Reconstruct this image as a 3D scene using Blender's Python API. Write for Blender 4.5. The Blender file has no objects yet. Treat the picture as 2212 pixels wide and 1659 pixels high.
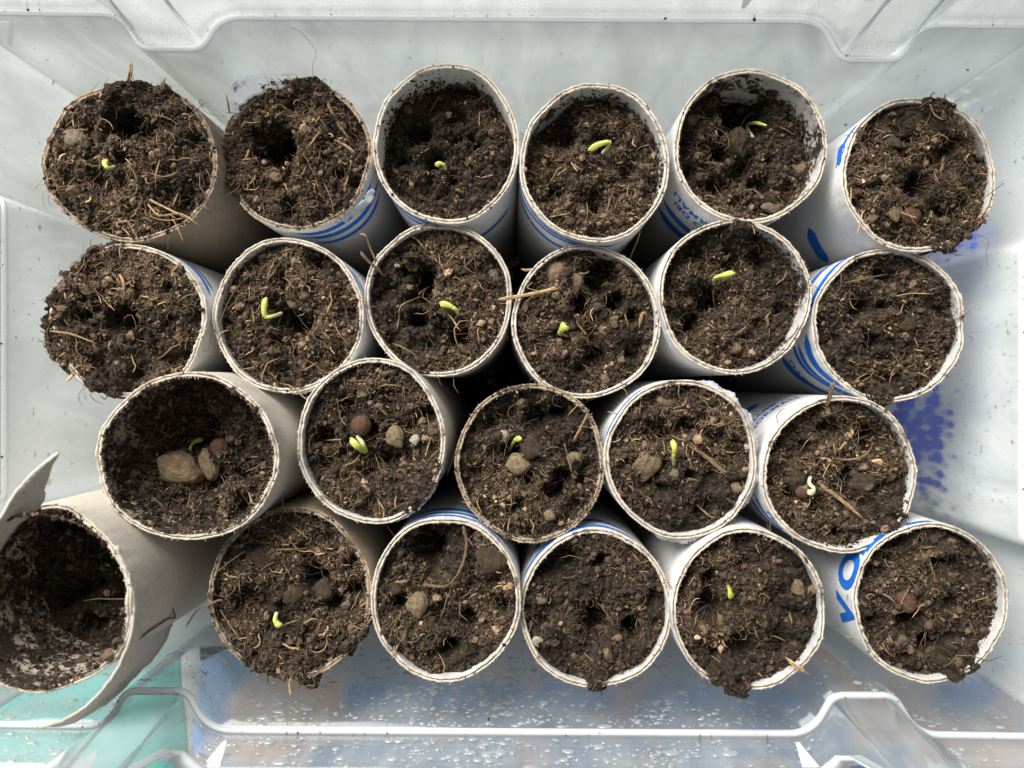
import bpy, bmesh, math, random
import numpy as np
from mathutils import Vector, Matrix

# ------------------------------------------------------------------ camera, world, lamps, exposure
sc = bpy.context.scene
COL = sc.collection
H = 0.323                      # camera height over the box floor (m)
F = 1661.0                     # focal length in reference pixels (2212 wide)
CX, CY = 1106.0, 829.5
cam_d = bpy.data.cameras.new('camera')
cam_d.sensor_width = 36.0
cam_d.lens = 18.0 * F / CX
cam_d.clip_start = 0.01
cam_d.clip_end = 20.0
cam_d.dof.use_dof = True
cam_d.dof.focus_distance = 0.226
cam_d.dof.aperture_fstop = 10.0
cam = bpy.data.objects.new('camera', cam_d)
cam.location = (0, 0, H)
COL.objects.link(cam)
sc.camera = cam

world = bpy.data.worlds.new('World')
sc.world = world
world.use_nodes = True
bg = world.node_tree.nodes['Background']
bg.inputs[0].default_value = (0.94, 0.98, 1.0, 1)
bg.inputs[1].default_value = 0.27

def area_lamp(name, loc, target, size, power, col):
    d = bpy.data.lights.new(name, 'AREA')
    d.shape = 'RECTANGLE'; d.size = size[0]; d.size_y = size[1]
    d.energy = power; d.color = col
    o = bpy.data.objects.new(name, d)
    o.location = loc
    o.rotation_euler = (Vector(target) - Vector(loc)).to_track_quat('-Z', 'Y').to_euler()
    COL.objects.link(o)
    return o
area_lamp('window_light', (-0.55, 0.85, 0.95), (0, 0, 0.08), (1.0, 0.8), 40.0, (1.0, 0.98, 0.945))

sc.view_settings.view_transform = 'Standard'
sc.view_settings.look = 'None'
sc.view_settings.exposure = 0.0
sc.view_settings.gamma = 1.0
sc.view_settings.use_curve_mapping = False
sc.cycles.max_bounces = 10
sc.cycles.transparent_max_bounces = 16
sc.cycles.caustics_reflective = False
sc.cycles.caustics_refractive = False

rng = np.random.default_rng(7)
random.seed(7)
MM = 0.001
TAU = 2 * math.pi

def P(px, py, z):
    """reference pixel + height -> point of the place"""
    d = (H - z) / F
    return np.array([(px - CX) * d, -(py - CY) * d, z])

# ------------------------------------------------------------------ mesh helpers
def link(name, me, parent=None, loc=None):
    o = bpy.data.objects.new(name, me)
    COL.objects.link(o)
    if parent is not None: o.parent = parent
    if loc is not None: o.location = loc
    return o

def np_mesh(name, V, polys, mats, mi=None, col=None, smooth=True):
    """polys: list of int arrays (n,k)"""
    V = np.asarray(V, dtype=np.float32)
    me = bpy.data.meshes.new(name)
    polys = [np.asarray(p, dtype=np.int32) for p in polys if len(p)]
    loops = np.concatenate([p.ravel() for p in polys])
    tot = np.concatenate([np.full(len(p), p.shape[1], dtype=np.int32) for p in polys])
    start = np.concatenate([[0], np.cumsum(tot)[:-1]]).astype(np.int32)
    me.vertices.add(len(V)); me.vertices.foreach_set('co', V.ravel())
    me.loops.add(len(loops)); me.loops.foreach_set('vertex_index', loops)
    me.polygons.add(len(tot))
    me.polygons.foreach_set('loop_start', start)
    me.polygons.foreach_set('loop_total', tot)
    if mi is not None: me.polygons.foreach_set('material_index', np.asarray(mi, dtype=np.int32))
    me.polygons.foreach_set('use_smooth', np.full(len(tot), smooth))
    for m in (mats if isinstance(mats, (list, tuple)) else [mats]): me.materials.append(m)
    if col is not None:
        a = me.color_attributes.new('tint', 'FLOAT_COLOR', 'POINT')
        c = np.ones((len(V), 4), dtype=np.float32); c[:, :3] = col
        a.data.foreach_set('color', c.ravel())
    me.update(calc_edges=True)
    me.validate()
    return me

class Bag:
    """collects shapes into one mesh"""
    def __init__(s): s.V = []; s.T = []; s.Q = []; s.C = []; s.n = 0
    def add(s, V, T=None, Q=None, C=None):
        V = np.asarray(V)
        s.V.append(V)
        if T is not None and len(T): s.T.append(np.asarray(T) + s.n)
        if Q is not None and len(Q): s.Q.append(np.asarray(Q) + s.n)
        if C is not None: s.C.append(np.broadcast_to(np.asarray(C), (len(V), 3)))
        s.n += len(V)
    def mesh(s, name, mats, off=(0, 0, 0), smooth=True):
        polys = []
        if s.T: polys.append(np.concatenate(s.T))
        if s.Q: polys.append(np.concatenate(s.Q))
        V = np.concatenate(s.V) - np.asarray(off)
        return np_mesh(name, V, polys, mats, col=np.concatenate(s.C) if s.C else None, smooth=smooth)

def ico(sub):
    bm = bmesh.new(); bmesh.ops.create_icosphere(bm, subdivisions=sub, radius=1.0)
    V = np.array([v.co[:] for v in bm.verts]); T = np.array([[v.index for v in f.verts] for f in bm.faces])
    bm.free(); return V, T
ICO1, ICO2, ICO3 = ico(1), ico(2), ico(3)

def hash3(ix, iy, iz, seed):
    h = (ix.astype(np.int64) * 374761393 + iy.astype(np.int64) * 668265263 + iz.astype(np.int64) * 2147483647 + seed * 1274126177) & 0xFFFFFFFF
    h = ((h ^ (h >> 13)) * 1274126177) & 0xFFFFFFFF
    h = ((h ^ (h >> 16)) * 2246822519) & 0xFFFFFFFF
    return (h & 0xFFFF) / 32767.5 - 1.0

def vnoise(p, seed=0):
    p = np.atleast_2d(p); i = np.floor(p).astype(np.int64); f = p - i
    f = f * f * (3 - 2 * f); r = 0
    for dx in (0, 1):
        for dy in (0, 1):
            for dz in (0, 1):
                w = (f[:, 0] if dx else 1 - f[:, 0]) * (f[:, 1] if dy else 1 - f[:, 1]) * (f[:, 2] if dz else 1 - f[:, 2])
                r = r + w * hash3(i[:, 0] + dx, i[:, 1] + dy, i[:, 2] + dz, seed)
    return r

def rot_mats(n, rg):
    q = rg.normal(size=(n, 4)); q /= np.linalg.norm(q, axis=1)[:, None]
    w, x, y, z = q.T
    return np.stack([np.stack([1-2*(y*y+z*z), 2*(x*y-z*w), 2*(x*z+y*w)], -1),
                     np.stack([2*(x*y+z*w), 1-2*(x*x+z*z), 2*(y*z-x*w)], -1),
                     np.stack([2*(x*z-y*w), 2*(y*z+x*w), 1-2*(x*x+y*y)], -1)], 1)

def scatter(bag, tmpl, pos, size, colr, rg, lump=0.35, seed=0):
    """many rotated lumpy copies of a template; size (n,3)"""
    V, T = tmpl; n = len(pos); m = len(V)
    A = V[None] * size[:, None, :]
    A = A * (1 + lump * rg.uniform(-1, 1, (n, m, 1)))
    A = np.einsum('nij,nmj->nmi', rot_mats(n, rg), A) + pos[:, None, :]
    TT = (T[None] + (np.arange(n) * m)[:, None, None]).reshape(-1, 3)
    CC = np.repeat(colr, m, axis=0) * (1 + 0.25 * rg.uniform(-1, 1, (n * m, 1)))
    bag.add(A.reshape(-1, 3), T=TT, C=CC)

def fibres(bag, paths, rad, colr, sides=3):
    """paths (n,k,3), rad (n,), thin tubes"""
    n, k, _ = paths.shape
    t = np.gradient(paths, axis=1); t /= np.linalg.norm(t, axis=2)[..., None] + 1e-12
    up = np.array([0.3, 0.2, 0.93]); a = np.cross(t, up); a /= np.linalg.norm(a, axis=2)[..., None] + 1e-9
    b = np.cross(t, a)
    prof = np.ones(k); prof[0] = 0.55; prof[-1] = 0.35
    ring = []
    for s in range(sides):
        an = TAU * s / sides
        ring.append(paths + (a * math.cos(an) + b * math.sin(an)) * (rad[:, None] * prof)[..., None])
    R = np.stack(ring, 2)                      # n,k,sides,3
    idx = np.arange(n * k * sides).reshape(n, k, sides)
    q = np.stack([idx[:, :-1], np.roll(idx, -1, 2)[:, :-1], np.roll(idx, -1, 2)[:, 1:], idx[:, 1:]], -1).reshape(-1, 4)
    bag.add(R.reshape(-1, 3), Q=q, C=np.repeat(colr, k * sides, axis=0))

# ------------------------------------------------------------------ materials
MATS = {}
def nodes(name):
    m = bpy.data.materials.new(name); m.use_nodes = True
    nt = m.node_tree
    return m, nt, nt.nodes['Principled BSDF']
def N(nt, t, **kw):
    n = nt.nodes.new(t)
    for k, v in kw.items(): setattr(n, k, v)
    return n
def ramp(nt, fac, stops):
    r = N(nt, 'ShaderNodeValToRGB')
    el = r.color_ramp.elements
    el[0].position, el[0].color = stops[0][0], (*stops[0][1], 1)
    el[1].position, el[1].color = stops[-1][0], (*stops[-1][1], 1)
    for p, c in stops[1:-1]:
        e = el.new(p); e.color = (*c, 1)
    nt.links.new(fac, r.inputs[0]); return r
def noise(nt, scale, detail=6, rough=0.6, w=None):
    tc = N(nt, 'ShaderNodeTexCoord'); n = N(nt, 'ShaderNodeTexNoise')
    n.inputs['Scale'].default_value = scale; n.inputs['Detail'].default_value = detail; n.inputs['Roughness'].default_value = rough
    nt.links.new(tc.outputs['Object'], n.inputs['Vector'])
    return n
def bump(nt, fac, bsdf, strength, dist):
    b = N(nt, 'ShaderNodeBump'); b.inputs['Strength'].default_value = strength; b.inputs['Distance'].default_value = dist
    nt.links.new(fac, b.inputs['Height']); nt.links.new(b.outputs[0], bsdf.inputs['Normal'])

def mat_tint(name, rough=0.95, spec=0.25, nscale=2500, mul=1.0):
    m, nt, b = nodes(name)
    a = N(nt, 'ShaderNodeVertexColor', layer_name='tint')
    n = noise(nt, nscale, 5, 0.7)
    r = ramp(nt, n.outputs[0], [(0.25, (0.45 * mul,) * 3), (0.75, (1.5 * mul,) * 3)])
    mx = N(nt, 'ShaderNodeMix', data_type='RGBA', blend_type='MULTIPLY'); mx.inputs[0].default_value = 1.0
    nt.links.new(a.outputs[0], mx.inputs[6]); nt.links.new(r.outputs[0], mx.inputs[7])
    nt.links.new(mx.outputs[2], b.inputs['Base Color'])
    b.inputs['Roughness'].default_value = rough; b.inputs['Specular IOR Level'].default_value = spec
    bump(nt, n.outputs[0], b, 0.6, 0.0004)
    return m
M_SOIL = mat_tint('peat_soil', 0.92, 0.25, 1800, 1.28)
M_FIBRE = mat_tint('dry_fibre', 0.8, 0.25, 1500, 1.12)
M_FUZZ = mat_tint('paper_fuzz', 0.9, 0.2, 800)

def mat_card(name, c, dirt, c2=None, grime=0.5, rough=0.9, patch=0.0):
    """pulp board: fine mottling, speckle and shaped dirt smears"""
    m, nt, b = nodes(name)
    n1 = noise(nt, 900, 8, 0.7)
    c2 = c2 or tuple(x * 0.82 for x in c)
    r1 = ramp(nt, n1.outputs[0], [(0.3, c2), (0.65, c)])
    n2 = noise(nt, 120, 14, 0.80)
    r2 = ramp(nt, n2.outputs[0], [(grime, (0, 0, 0)), (grime + 0.045, (1, 1, 1))])
    n3 = noise(nt, 1400, 4, 0.6)
    r3 = ramp(nt, n3.outputs[0], [(0.68, (0, 0, 0)), (0.73, (1, 1, 1))])
    ad = N(nt, 'ShaderNodeMath', operation='MAXIMUM')
    nt.links.new(r2.outputs[0], ad.inputs[0]); nt.links.new(r3.outputs[0], ad.inputs[1])
    mx = N(nt, 'ShaderNodeMix', data_type='RGBA')
    nt.links.new(ad.outputs[0], mx.inputs[0]); nt.links.new(r1.outputs[0], mx.inputs[6]); mx.inputs[7].default_value = (*dirt, 1)
    nt.links.new(mx.outputs[2], b.inputs['Base Color'])
    b.inputs['Roughness'].default_value = rough; b.inputs['Specular IOR Level'].default_value = 0.2
    bump(nt, n1.outputs[0], b, 0.35, 0.0003)
    return m
DIRT = (0.035, 0.023, 0.015)
M_WHITE_OUT = mat_card('white_printed_paper', (0.71, 0.705, 0.69), DIRT, grime=0.675)
M_WHITE_IN = mat_card('white_inner_ply', (0.66, 0.65, 0.62), DIRT, grime=0.575)
M_WHITE_IN_DIRTY = mat_card('soiled_inner_ply', (0.62, 0.60, 0.57), DIRT, grime=0.50)
M_GREY_IN_DIRTY = mat_card('soiled_grey_ply', (0.50, 0.44, 0.36), (0.034, 0.024, 0.017), grime=0.455)
M_SHARD = mat_card('dirty_torn_board', (0.60, 0.55, 0.47), DIRT, grime=0.60)
M_GREY_OUT = mat_card('grey_pulp_board', (0.64, 0.59, 0.51), DIRT, c2=(0.50, 0.45, 0.38), grime=0.69)
M_BROWN_OUT = mat_card('brown_pulp_board', (0.33, 0.27, 0.20), DIRT, c2=(0.24, 0.19, 0.14), grime=0.62)
M_RIM = mat_card('cut_board_edge', (0.72, 0.66, 0.56), (0.15, 0.10, 0.068), c2=(0.52, 0.45, 0.36), grime=0.555)
M_RIM_DARK = mat_card('soiled_board_edge', (0.50, 0.40, 0.29), (0.10, 0.065, 0.04), c2=(0.32, 0.24, 0.165), grime=0.52)
M_RIM_MID = mat_card('brown_core_ply', (0.30, 0.205, 0.13), (0.08, 0.05, 0.03), c2=(0.22, 0.15, 0.095), grime=0.62)
M_BLUE = mat_card('blue_print', (0.016, 0.17, 0.62), (0.60, 0.64, 0.70), c2=(0.012, 0.13, 0.54), grime=0.70, rough=0.6)
M_TORN = mat_card('torn_white_paper', (0.80, 0.81, 0.83), DIRT, c2=(0.66, 0.67, 0.69), grime=0.56)

def mat_stone(name, c, c2):
    m, nt, b = nodes(name)
    n = noise(nt, 2.2, 8, 0.7)
    r = ramp(nt, n.outputs[0], [(0.32, (0.05, 0.035, 0.022)), (0.46, c2), (0.65, c)])
    nt.links.new(r.outputs[0], b.inputs['Base Color']); b.inputs['Roughness'].default_value = 0.85
    b.inputs['Specular IOR Level'].default_value = 0.25
    bump(nt, n.outputs[0], b, 0.5, 0.15)
    return m
M_STONE = {'tan': mat_stone('tan_stone', (0.40, 0.295, 0.175), (0.24, 0.17, 0.10)),
           'grey': mat_stone('grey_stone', (0.33, 0.27, 0.185), (0.20, 0.155, 0.105)),
           'white': mat_stone('white_stone', (0.72, 0.66, 0.56), (0.5, 0.43, 0.34)),
           'clod': mat_stone('soil_clod', (0.13, 0.088, 0.055), (0.06, 0.042, 0.028)),
           'red': mat_stone('red_brown_seed', (0.215, 0.115, 0.068), (0.12, 0.066, 0.042))}

def mat_sprout():
    m, nt, b = nodes('sprout_skin')
    a = N(nt, 'ShaderNodeVertexColor', layer_name='tint')
    nt.links.new(a.outputs[0], b.inputs['Base Color'])
    b.inputs['Roughness'].default_value = 0.5
    b.inputs['Subsurface Weight'].default_value = 0.25
    b.inputs['Subsurface Radius'].default_value = (0.6, 0.8, 0.2)
    b.inputs['Subsurface Scale'].default_value = 0.0008
    return m
M_SPROUT = mat_sprout()

def mat_plastic(name, fog, fog_lo, scale=60, clear_spots=False, low_mist=None, trans=0.30, tint=(0.965, 0.98, 0.985)):
    """clear box plastic with a film of condensation on it"""
    m, nt, b = nodes(name); nt.nodes.remove(b)
    out = nt.nodes['Material Output']
    tr = N(nt, 'ShaderNodeBsdfTransparent'); tr.inputs[0].default_value = (*tint, 1)
    gl = N(nt, 'ShaderNodeBsdfGlossy'); gl.inputs['Roughness'].default_value = 0.12
    fa = N(nt, 'ShaderNodeLayerWeight'); fa.inputs[0].default_value = 0.5
    pw = N(nt, 'ShaderNodeMath', operation='POWER'); pw.inputs[1].default_value = 4.0; nt.links.new(fa.outputs['Facing'], pw.inputs[0])
    lw = N(nt, 'ShaderNodeMath', operation='MULTIPLY_ADD'); lw.inputs[1].default_value = 0.45; lw.inputs[2].default_value = 0.04; nt.links.new(pw.outputs[0], lw.inputs[0])
    clear = N(nt, 'ShaderNodeMixShader')
    nt.links.new(lw.outputs[0], clear.inputs[0]); nt.links.new(tr.outputs[0], clear.inputs[1]); nt.links.new(gl.outputs[0], clear.inputs[2])
    df = N(nt, 'ShaderNodeBsdfDiffuse'); df.inputs[0].default_value = (0.86, 0.895, 0.89, 1)
    tl = N(nt, 'ShaderNodeBsdfTranslucent'); tl.inputs[0].default_value = (0.93, 0.95, 0.95, 1)
    fg = N(nt, 'ShaderNodeMixShader'); fg.inputs[0].default_value = trans
    nt.links.new(df.outputs[0], fg.inputs[1]); nt.links.new(tl.outputs[0], fg.inputs[2])
    tcs = N(nt, 'ShaderNodeTexCoord'); mps = N(nt, 'ShaderNodeMapping'); mps.inputs['Scale'].default_value = (1.0, 1.0, 0.35)
    nt.links.new(tcs.outputs['Object'], mps.inputs[0])
    n = N(nt, 'ShaderNodeTexNoise'); n.inputs['Scale'].default_value = scale; n.inputs['Detail'].default_value = 8; n.inputs['Roughness'].default_value = 0.68
    n.inputs['Distortion'].default_value = 0.6
    nt.links.new(mps.outputs[0], n.inputs['Vector'])
    mr = N(nt, 'ShaderNodeMapRange'); mr.inputs[1].default_value = 0.3; mr.inputs[2].default_value = 0.7
    mr.inputs[3].default_value = fog_lo; mr.inputs[4].default_value = fog
    nt.links.new(n.outputs[0], mr.inputs[0])
    fac = mr.outputs[0]
    if low_mist:
        tc0 = N(nt, 'ShaderNodeTexCoord'); sx = N(nt, 'ShaderNodeSeparateXYZ'); nt.links.new(tc0.outputs['Object'], sx.inputs[0])
        nm = noise(nt, 90, 4, 0.6)
        ml = N(nt, 'ShaderNodeMath', operation='MULTIPLY_ADD'); ml.inputs[1].default_value = 0.02
        nt.links.new(nm.outputs[0], ml.inputs[0]); nt.links.new(sx.outputs[2], ml.inputs[2])
        lm = N(nt, 'ShaderNodeMapRange', interpolation_type='SMOOTHSTEP'); lm.inputs[1].default_value = low_mist[0]; lm.inputs[2].default_value = low_mist[1]
        lm.inputs[3].default_value = 0.62; lm.inputs[4].default_value = 0.0
        nt.links.new(ml.outputs[0], lm.inputs[0])
        mxx = N(nt, 'ShaderNodeMath', operation='MAXIMUM'); nt.links.new(fac, mxx.inputs[0]); nt.links.new(lm.outputs[0], mxx.inputs[1]); fac = mxx.outputs[0]
    if clear_spots:
        tc = N(nt, 'ShaderNodeTexCoord')
        mp = N(nt, 'ShaderNodeMapping'); mp.inputs['Scale'].default_value = (0.2, 1.0, 0.5)
        nt.links.new(tc.outputs['Object'], mp.inputs[0])
        vo = N(nt, 'ShaderNodeTexVoronoi'); vo.inputs['Scale'].default_value = 330
        nt.links.new(mp.outputs[0], vo.inputs['Vector'])
        n2 = noise(nt, 26, 3, 0.5)
        th = N(nt, 'ShaderNodeMapRange'); th.inputs[1].default_value = 0.40; th.inputs[2].default_value = 0.60
        th.inputs[3].default_value = 0.0; th.inputs[4].default_value = 0.52
        nt.links.new(n2.outputs[0], th.inputs[0])
        sz = N(nt, 'ShaderNodeSeparateXYZ'); nt.links.new(tc.outputs['Object'], sz.inputs[0])
        zf = N(nt, 'ShaderNodeMapRange', interpolation_type='SMOOTHSTEP'); zf.inputs[1].default_value = 0.060; zf.inputs[2].default_value = 0.080
        zf.inputs[3].default_value = 1.0; zf.inputs[4].default_value = 0.0; nt.links.new(sz.outputs[2], zf.inputs[0])
        t2 = N(nt, 'ShaderNodeMath', operation='MULTIPLY'); nt.links.new(th.outputs[0], t2.inputs[0]); nt.links.new(zf.outputs[0], t2.inputs[1])
        ds = N(nt, 'ShaderNodeVectorMath', operation='DISTANCE'); ds.inputs[1].default_value = (0.143, -0.021, 0.050)
        nt.links.new(tc.outputs['Object'], ds.inputs[0])
        dm = N(nt, 'ShaderNodeMapRange'); dm.inputs[1].default_value = 0.010; dm.inputs[2].default_value = 0.026; dm.inputs[3].default_value = 0.72; dm.inputs[4].default_value = 0.0
        nt.links.new(ds.outputs['Value'], dm.inputs[0])
        t3 = N(nt, 'ShaderNodeMath', operation='ADD'); nt.links.new(t2.outputs[0], t3.inputs[0]); nt.links.new(dm.outputs[0], t3.inputs[1])
        n5 = noise(nt, 160, 5, 0.7); n6 = N(nt, 'ShaderNodeMath', operation='MULTIPLY_ADD'); n6.inputs[1].default_value = 0.5
        nt.links.new(n5.outputs[0], n6.inputs[0]); nt.links.new(vo.outputs['Distance'], n6.inputs[2])
        sb = N(nt, 'ShaderNodeMath', operation='SUBTRACT'); nt.links.new(n6.outputs[0], sb.inputs[0]); nt.links.new(t3.outputs[0], sb.inputs[1])
        gt = N(nt, 'ShaderNodeMapRange'); gt.inputs[1].default_value = 0.02; gt.inputs[2].default_value = 0.46; nt.links.new(sb.outputs[0], gt.inputs[0])
        mu = N(nt, 'ShaderNodeMath', operation='MULTIPLY')
        nt.links.new(fac, mu.inputs[0]); nt.links.new(gt.outputs[0], mu.inputs[1]); fac = mu.outputs[0]
        ad2 = N(nt, 'ShaderNodeMath', operation='MAXIMUM'); ad2.inputs[1].default_value = 0.08; nt.links.new(fac, ad2.inputs[0]); fac = ad2.outputs[0]
    mx = N(nt, 'ShaderNodeMixShader')
    nt.links.new(fac, mx.inputs[0]); nt.links.new(clear.outputs[0], mx.inputs[1]); nt.links.new(fg.outputs[0], mx.inputs[2])
    nt.links.new(mx.outputs[0], out.inputs[0])
    return m
M_FOG_BACK = mat_plastic('misted_plastic_back', 0.78, 0.46, trans=0.10)
M_FOG_LEFT = mat_plastic('misted_plastic_left', 0.82, 0.42)
M_FOG_RIGHT = mat_plastic('misted_plastic_right', 0.84, 0.46, clear_spots=True)
M_FOG_FRONT = mat_plastic('misted_plastic_front', 0.22, 0.05, scale=60, low_mist=(0.068, 0.088))
M_CLEAR_UP = mat_plastic('clear_plastic_upper', 0.42, 0.14, trans=0.08)
M_CLEAR_FRONT_UP = mat_plastic('clear_plastic_front_upper', 0.28, 0.06)

def mat_simple(name, c, rough=0.5, spec=0.4, c2=None, scale=200, bs=0.0):
    m, nt, b = nodes(name)
    n = noise(nt, scale, 6, 0.6)
    r = ramp(nt, n.outputs[0], [(0.3, c2 or tuple(x * 0.85 for x in c)), (0.7, c)])
    nt.links.new(r.outputs[0], b.inputs['Base Color'])
    b.inputs['Roughness'].default_value = rough; b.inputs['Specular IOR Level'].default_value = spec
    if bs: bump(nt, n.outputs[0], b, bs, 0.001)
    return m
def translucent(m, col, f):
    nt = m.node_tree; b = nt.nodes['Principled BSDF']; out = nt.nodes['Material Output']
    tl = N(nt, 'ShaderNodeBsdfTranslucent'); tl.inputs[0].default_value = (*col, 1)
    mx = N(nt, 'ShaderNodeMixShader'); mx.inputs[0].default_value = f
    nt.links.new(b.outputs[0], mx.inputs[1]); nt.links.new(tl.outputs[0], mx.inputs[2]); nt.links.new(mx.outputs[0], out.inputs[0])
    return m
M_EDGE = translucent(mat_simple('thick_plastic_edge', (0.95, 0.96, 0.96), 0.25, 0.5, c2=(0.91, 0.92, 0.92)), (0.97, 0.98, 0.98), 0.42)
translucent(M_TORN, (0.85, 0.86, 0.88), 0.45)
M_TABLE = mat_simple('pale_table', (0.68, 0.685, 0.68), 0.6, 0.3, scale=60)
M_TEAL = mat_simple('teal_cloth', (0.20, 0.58, 0.52), 0.9, 0.2, scale=900, bs=0.3)
def mat_pattern():
    m, nt, b = nodes('printed_cloth')
    n = noise(nt, 17, 3, 0.5)
    r = ramp(nt, n.outputs[0], [(0.38, (0.92, 0.60, 0.48)), (0.45, (0.78, 0.70, 0.76)), (0.51, (0.34, 0.52, 0.86)), (0.60, (0.42, 0.58, 0.88)), (0.68, (0.84, 0.70, 0.74))])
    nt.links.new(r.outputs[0], b.inputs['Base Color']); b.inputs['Roughness'].default_value = 0.9
    n2 = noise(nt, 900, 4, 0.6); bump(nt, n2.outputs[0], b, 0.3, 0.001)
    return m
M_PATTERN = mat_pattern()
M_BLUECLOTH = mat_simple('blue_cloth', (0.13, 0.21, 0.98), 0.9, 0.2, scale=900, bs=0.3)

def mat_drop():
    m, nt, b = nodes('water_drop'); nt.nodes.remove(b)
    out = nt.nodes['Material Output']
    tr = N(nt, 'ShaderNodeBsdfTransparent'); tr.inputs[0].default_value = (0.97, 0.99, 0.99, 1)
    gl = N(nt, 'ShaderNodeBsdfDiffuse'); gl.inputs[0].default_value = (0.97, 0.98, 0.98, 1)  # white body colour paints in the bright glints of refracted sky
    tl = N(nt, 'ShaderNodeBsdfTranslucent'); tl.inputs[0].default_value = (0.97, 0.98, 0.98, 1)
    a = N(nt, 'ShaderNodeMixShader'); a.inputs[0].default_value = 0.55
    nt.links.new(gl.outputs[0], a.inputs[1]); nt.links.new(tl.outputs[0], a.inputs[2])
    x = N(nt, 'ShaderNodeMixShader'); x.inputs[0].default_value = 0.50
    nt.links.new(tr.outputs[0], x.inputs[1]); nt.links.new(a.outputs[0], x.inputs[2])
    g2 = N(nt, 'ShaderNodeBsdfGlossy'); g2.inputs['Roughness'].default_value = 0.03
    y = N(nt, 'ShaderNodeMixShader'); y.inputs[0].default_value = 0.20
    nt.links.new(x.outputs[0], y.inputs[1]); nt.links.new(g2.outputs[0], y.inputs[2])
    nt.links.new(y.outputs[0], out.inputs[0])
    return m
M_DROP = mat_drop()

def tag(o, label, cat, group=None):
    o['label'] = label; o['category'] = cat
    if group: o['group'] = group
    return o

# ------------------------------------------------------------------ table and the cloths beyond the box
bm = bmesh.new()
bmesh.ops.create_grid(bm, x_segments=4, y_segments=4, size=0.9)
me = bpy.data.meshes.new('table_top'); bm.to_mesh(me); bm.free(); me.materials.append(M_TABLE)
o = link('table_top', me, loc=(0, 0, -0.004)); o['kind'] = 'structure'

def cloth(name, label, x0, x1, y0, y1, th, mat, seed):
    """folded cloth: two soft layers with a rolled edge and creases"""
    nx, ny = 30, 24
    u, v = np.meshgrid(np.linspace(-1, 1, nx), np.linspace(-1, 1, ny), indexing='ij')
    X = (x0 + x1) / 2 + u * (x1 - x0) / 2; Y = (y0 + y1) / 2 + v * (y1 - y0) / 2
    edge = np.clip(1 - np.maximum(np.abs(u), np.abs(v)) ** 10, 0, 1) ** 0.4
    pn = np.stack([X.ravel() * 55, Y.ravel() * 55, np.zeros(X.size)], 1)
    Z = th * edge + 0.0016 * edge * vnoise(pn, seed).reshape(X.shape)
    X = X + 0.0025 * vnoise(pn * 0.6 + 9, seed + 1).reshape(X.shape); Y = Y + 0.0025 * vnoise(pn * 0.6 + 5, seed + 2).reshape(X.shape)
    n = X.size; idx = np.arange(n).reshape(nx, ny)
    q = np.stack([idx[:-1, :-1], idx[1:, :-1], idx[1:, 1:], idx[:-1, 1:]], -1).reshape(-1, 4)
    top = np.stack([X, Y, Z], -1).reshape(-1, 3); bot = top.copy(); bot[:, 2] = 0.0
    b = np.concatenate([idx[:, 0], idx[-1, 1:], idx[-2::-1, -1], idx[0, -2:0:-1]])
    c = np.roll(b, -1)
    side = np.stack([b, b + n, c + n, c], -1)
    V = np.concatenate([top, bot]); base = np.array([(x0 + x1) / 2, (y0 + y1) / 2, 0])
    me = np_mesh(name, V - base, [q, q[:, ::-1] + n, side], mat)
    o = link(name, me, loc=base + np.array([0, 0, -0.0036]))
    return tag(o, label, 'cloth', 'cloths folded on the table around the box')
cloth('folded_cloth', 'teal folded cloth seen through the clear box side below the torn grey tube', -0.300, -0.140, -0.260, -0.112, 0.009, M_TEAL, 1)
cloth('folded_cloth', 'pale patterned folded cloth in rose and slate blue outside the front of the box', -0.134, 0.260, -0.262, -0.112, 0.008, M_PATTERN, 4)
cloth('folded_cloth', 'bright blue folded cloth glimpsed through clear drops in the misted box end', 0.158, 0.205, -0.046, 0.070, 0.010, M_BLUECLOTH, 16)

# ------------------------------------------------------------------ the clear storage box
ZL = 0.100       # height of the ledge that runs round the inside
ZR = 0.1185      # height of the second rim
def rounded(ctrl):
    pts = []; n = len(ctrl)
    for i in range(n):
        x, y, r = ctrl[i]; p = np.array([x, y]); a = np.array(ctrl[i-1][:2]); b = np.array(ctrl[(i+1) % n][:2])
        da, db = a - p, b - p; la, lb = np.linalg.norm(da), np.linalg.norm(db)
        ra, rb = min(r, la * .48), min(r, lb * .48)
        s, e = p + da / la * ra, p + db / lb * rb
        for t in np.linspace(0, 1, 8):
            pts.append((1-t)**2 * s + 2*t*(1-t) * p + t*t * e)
    res = []
    for i in range(len(pts)):                     # fill long runs
        a, b = pts[i], pts[(i+1) % len(pts)]; L = np.linalg.norm(b - a)
        k = max(1, int(L // 24))
        for j in range(k): res.append(a + (b - a) * j / k)
    return np.array(res)
CTRL = [(-82, 27, 70), (262, 32, 48), (300, 107, 26), (438, 107, 26), (476, 38, 48),
        (1772, 46, 48), (1812, 130, 26), (1948, 131, 26), (1985, 55, 48), (2294, 58, 70),
        (2294, 500, 20), (2206, 530, 20), (2206, 1172, 20), (2294, 1202, 20), (2294, 1590, 70),
        (1985, 1585, 48), (1935, 1500, 26), (1798, 1500, 26), (1752, 1583, 48),
        (452, 1575, 48), (405, 1490, 26), (268, 1490, 26), (228, 1566, 48), (-82, 1562, 70),
        (-82, 1110, 20), (11, 1080, 20), (11, 430, 20), (-82, 400, 20)]
OUT_PX = rounded(CTRL)
OUTL = np.array([P(x, y, ZL)[:2] for x, y in OUT_PX])
BC = np.array([0.0, (OUTL[:, 1].max() + OUTL[:, 1].min()) / 2])
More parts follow.
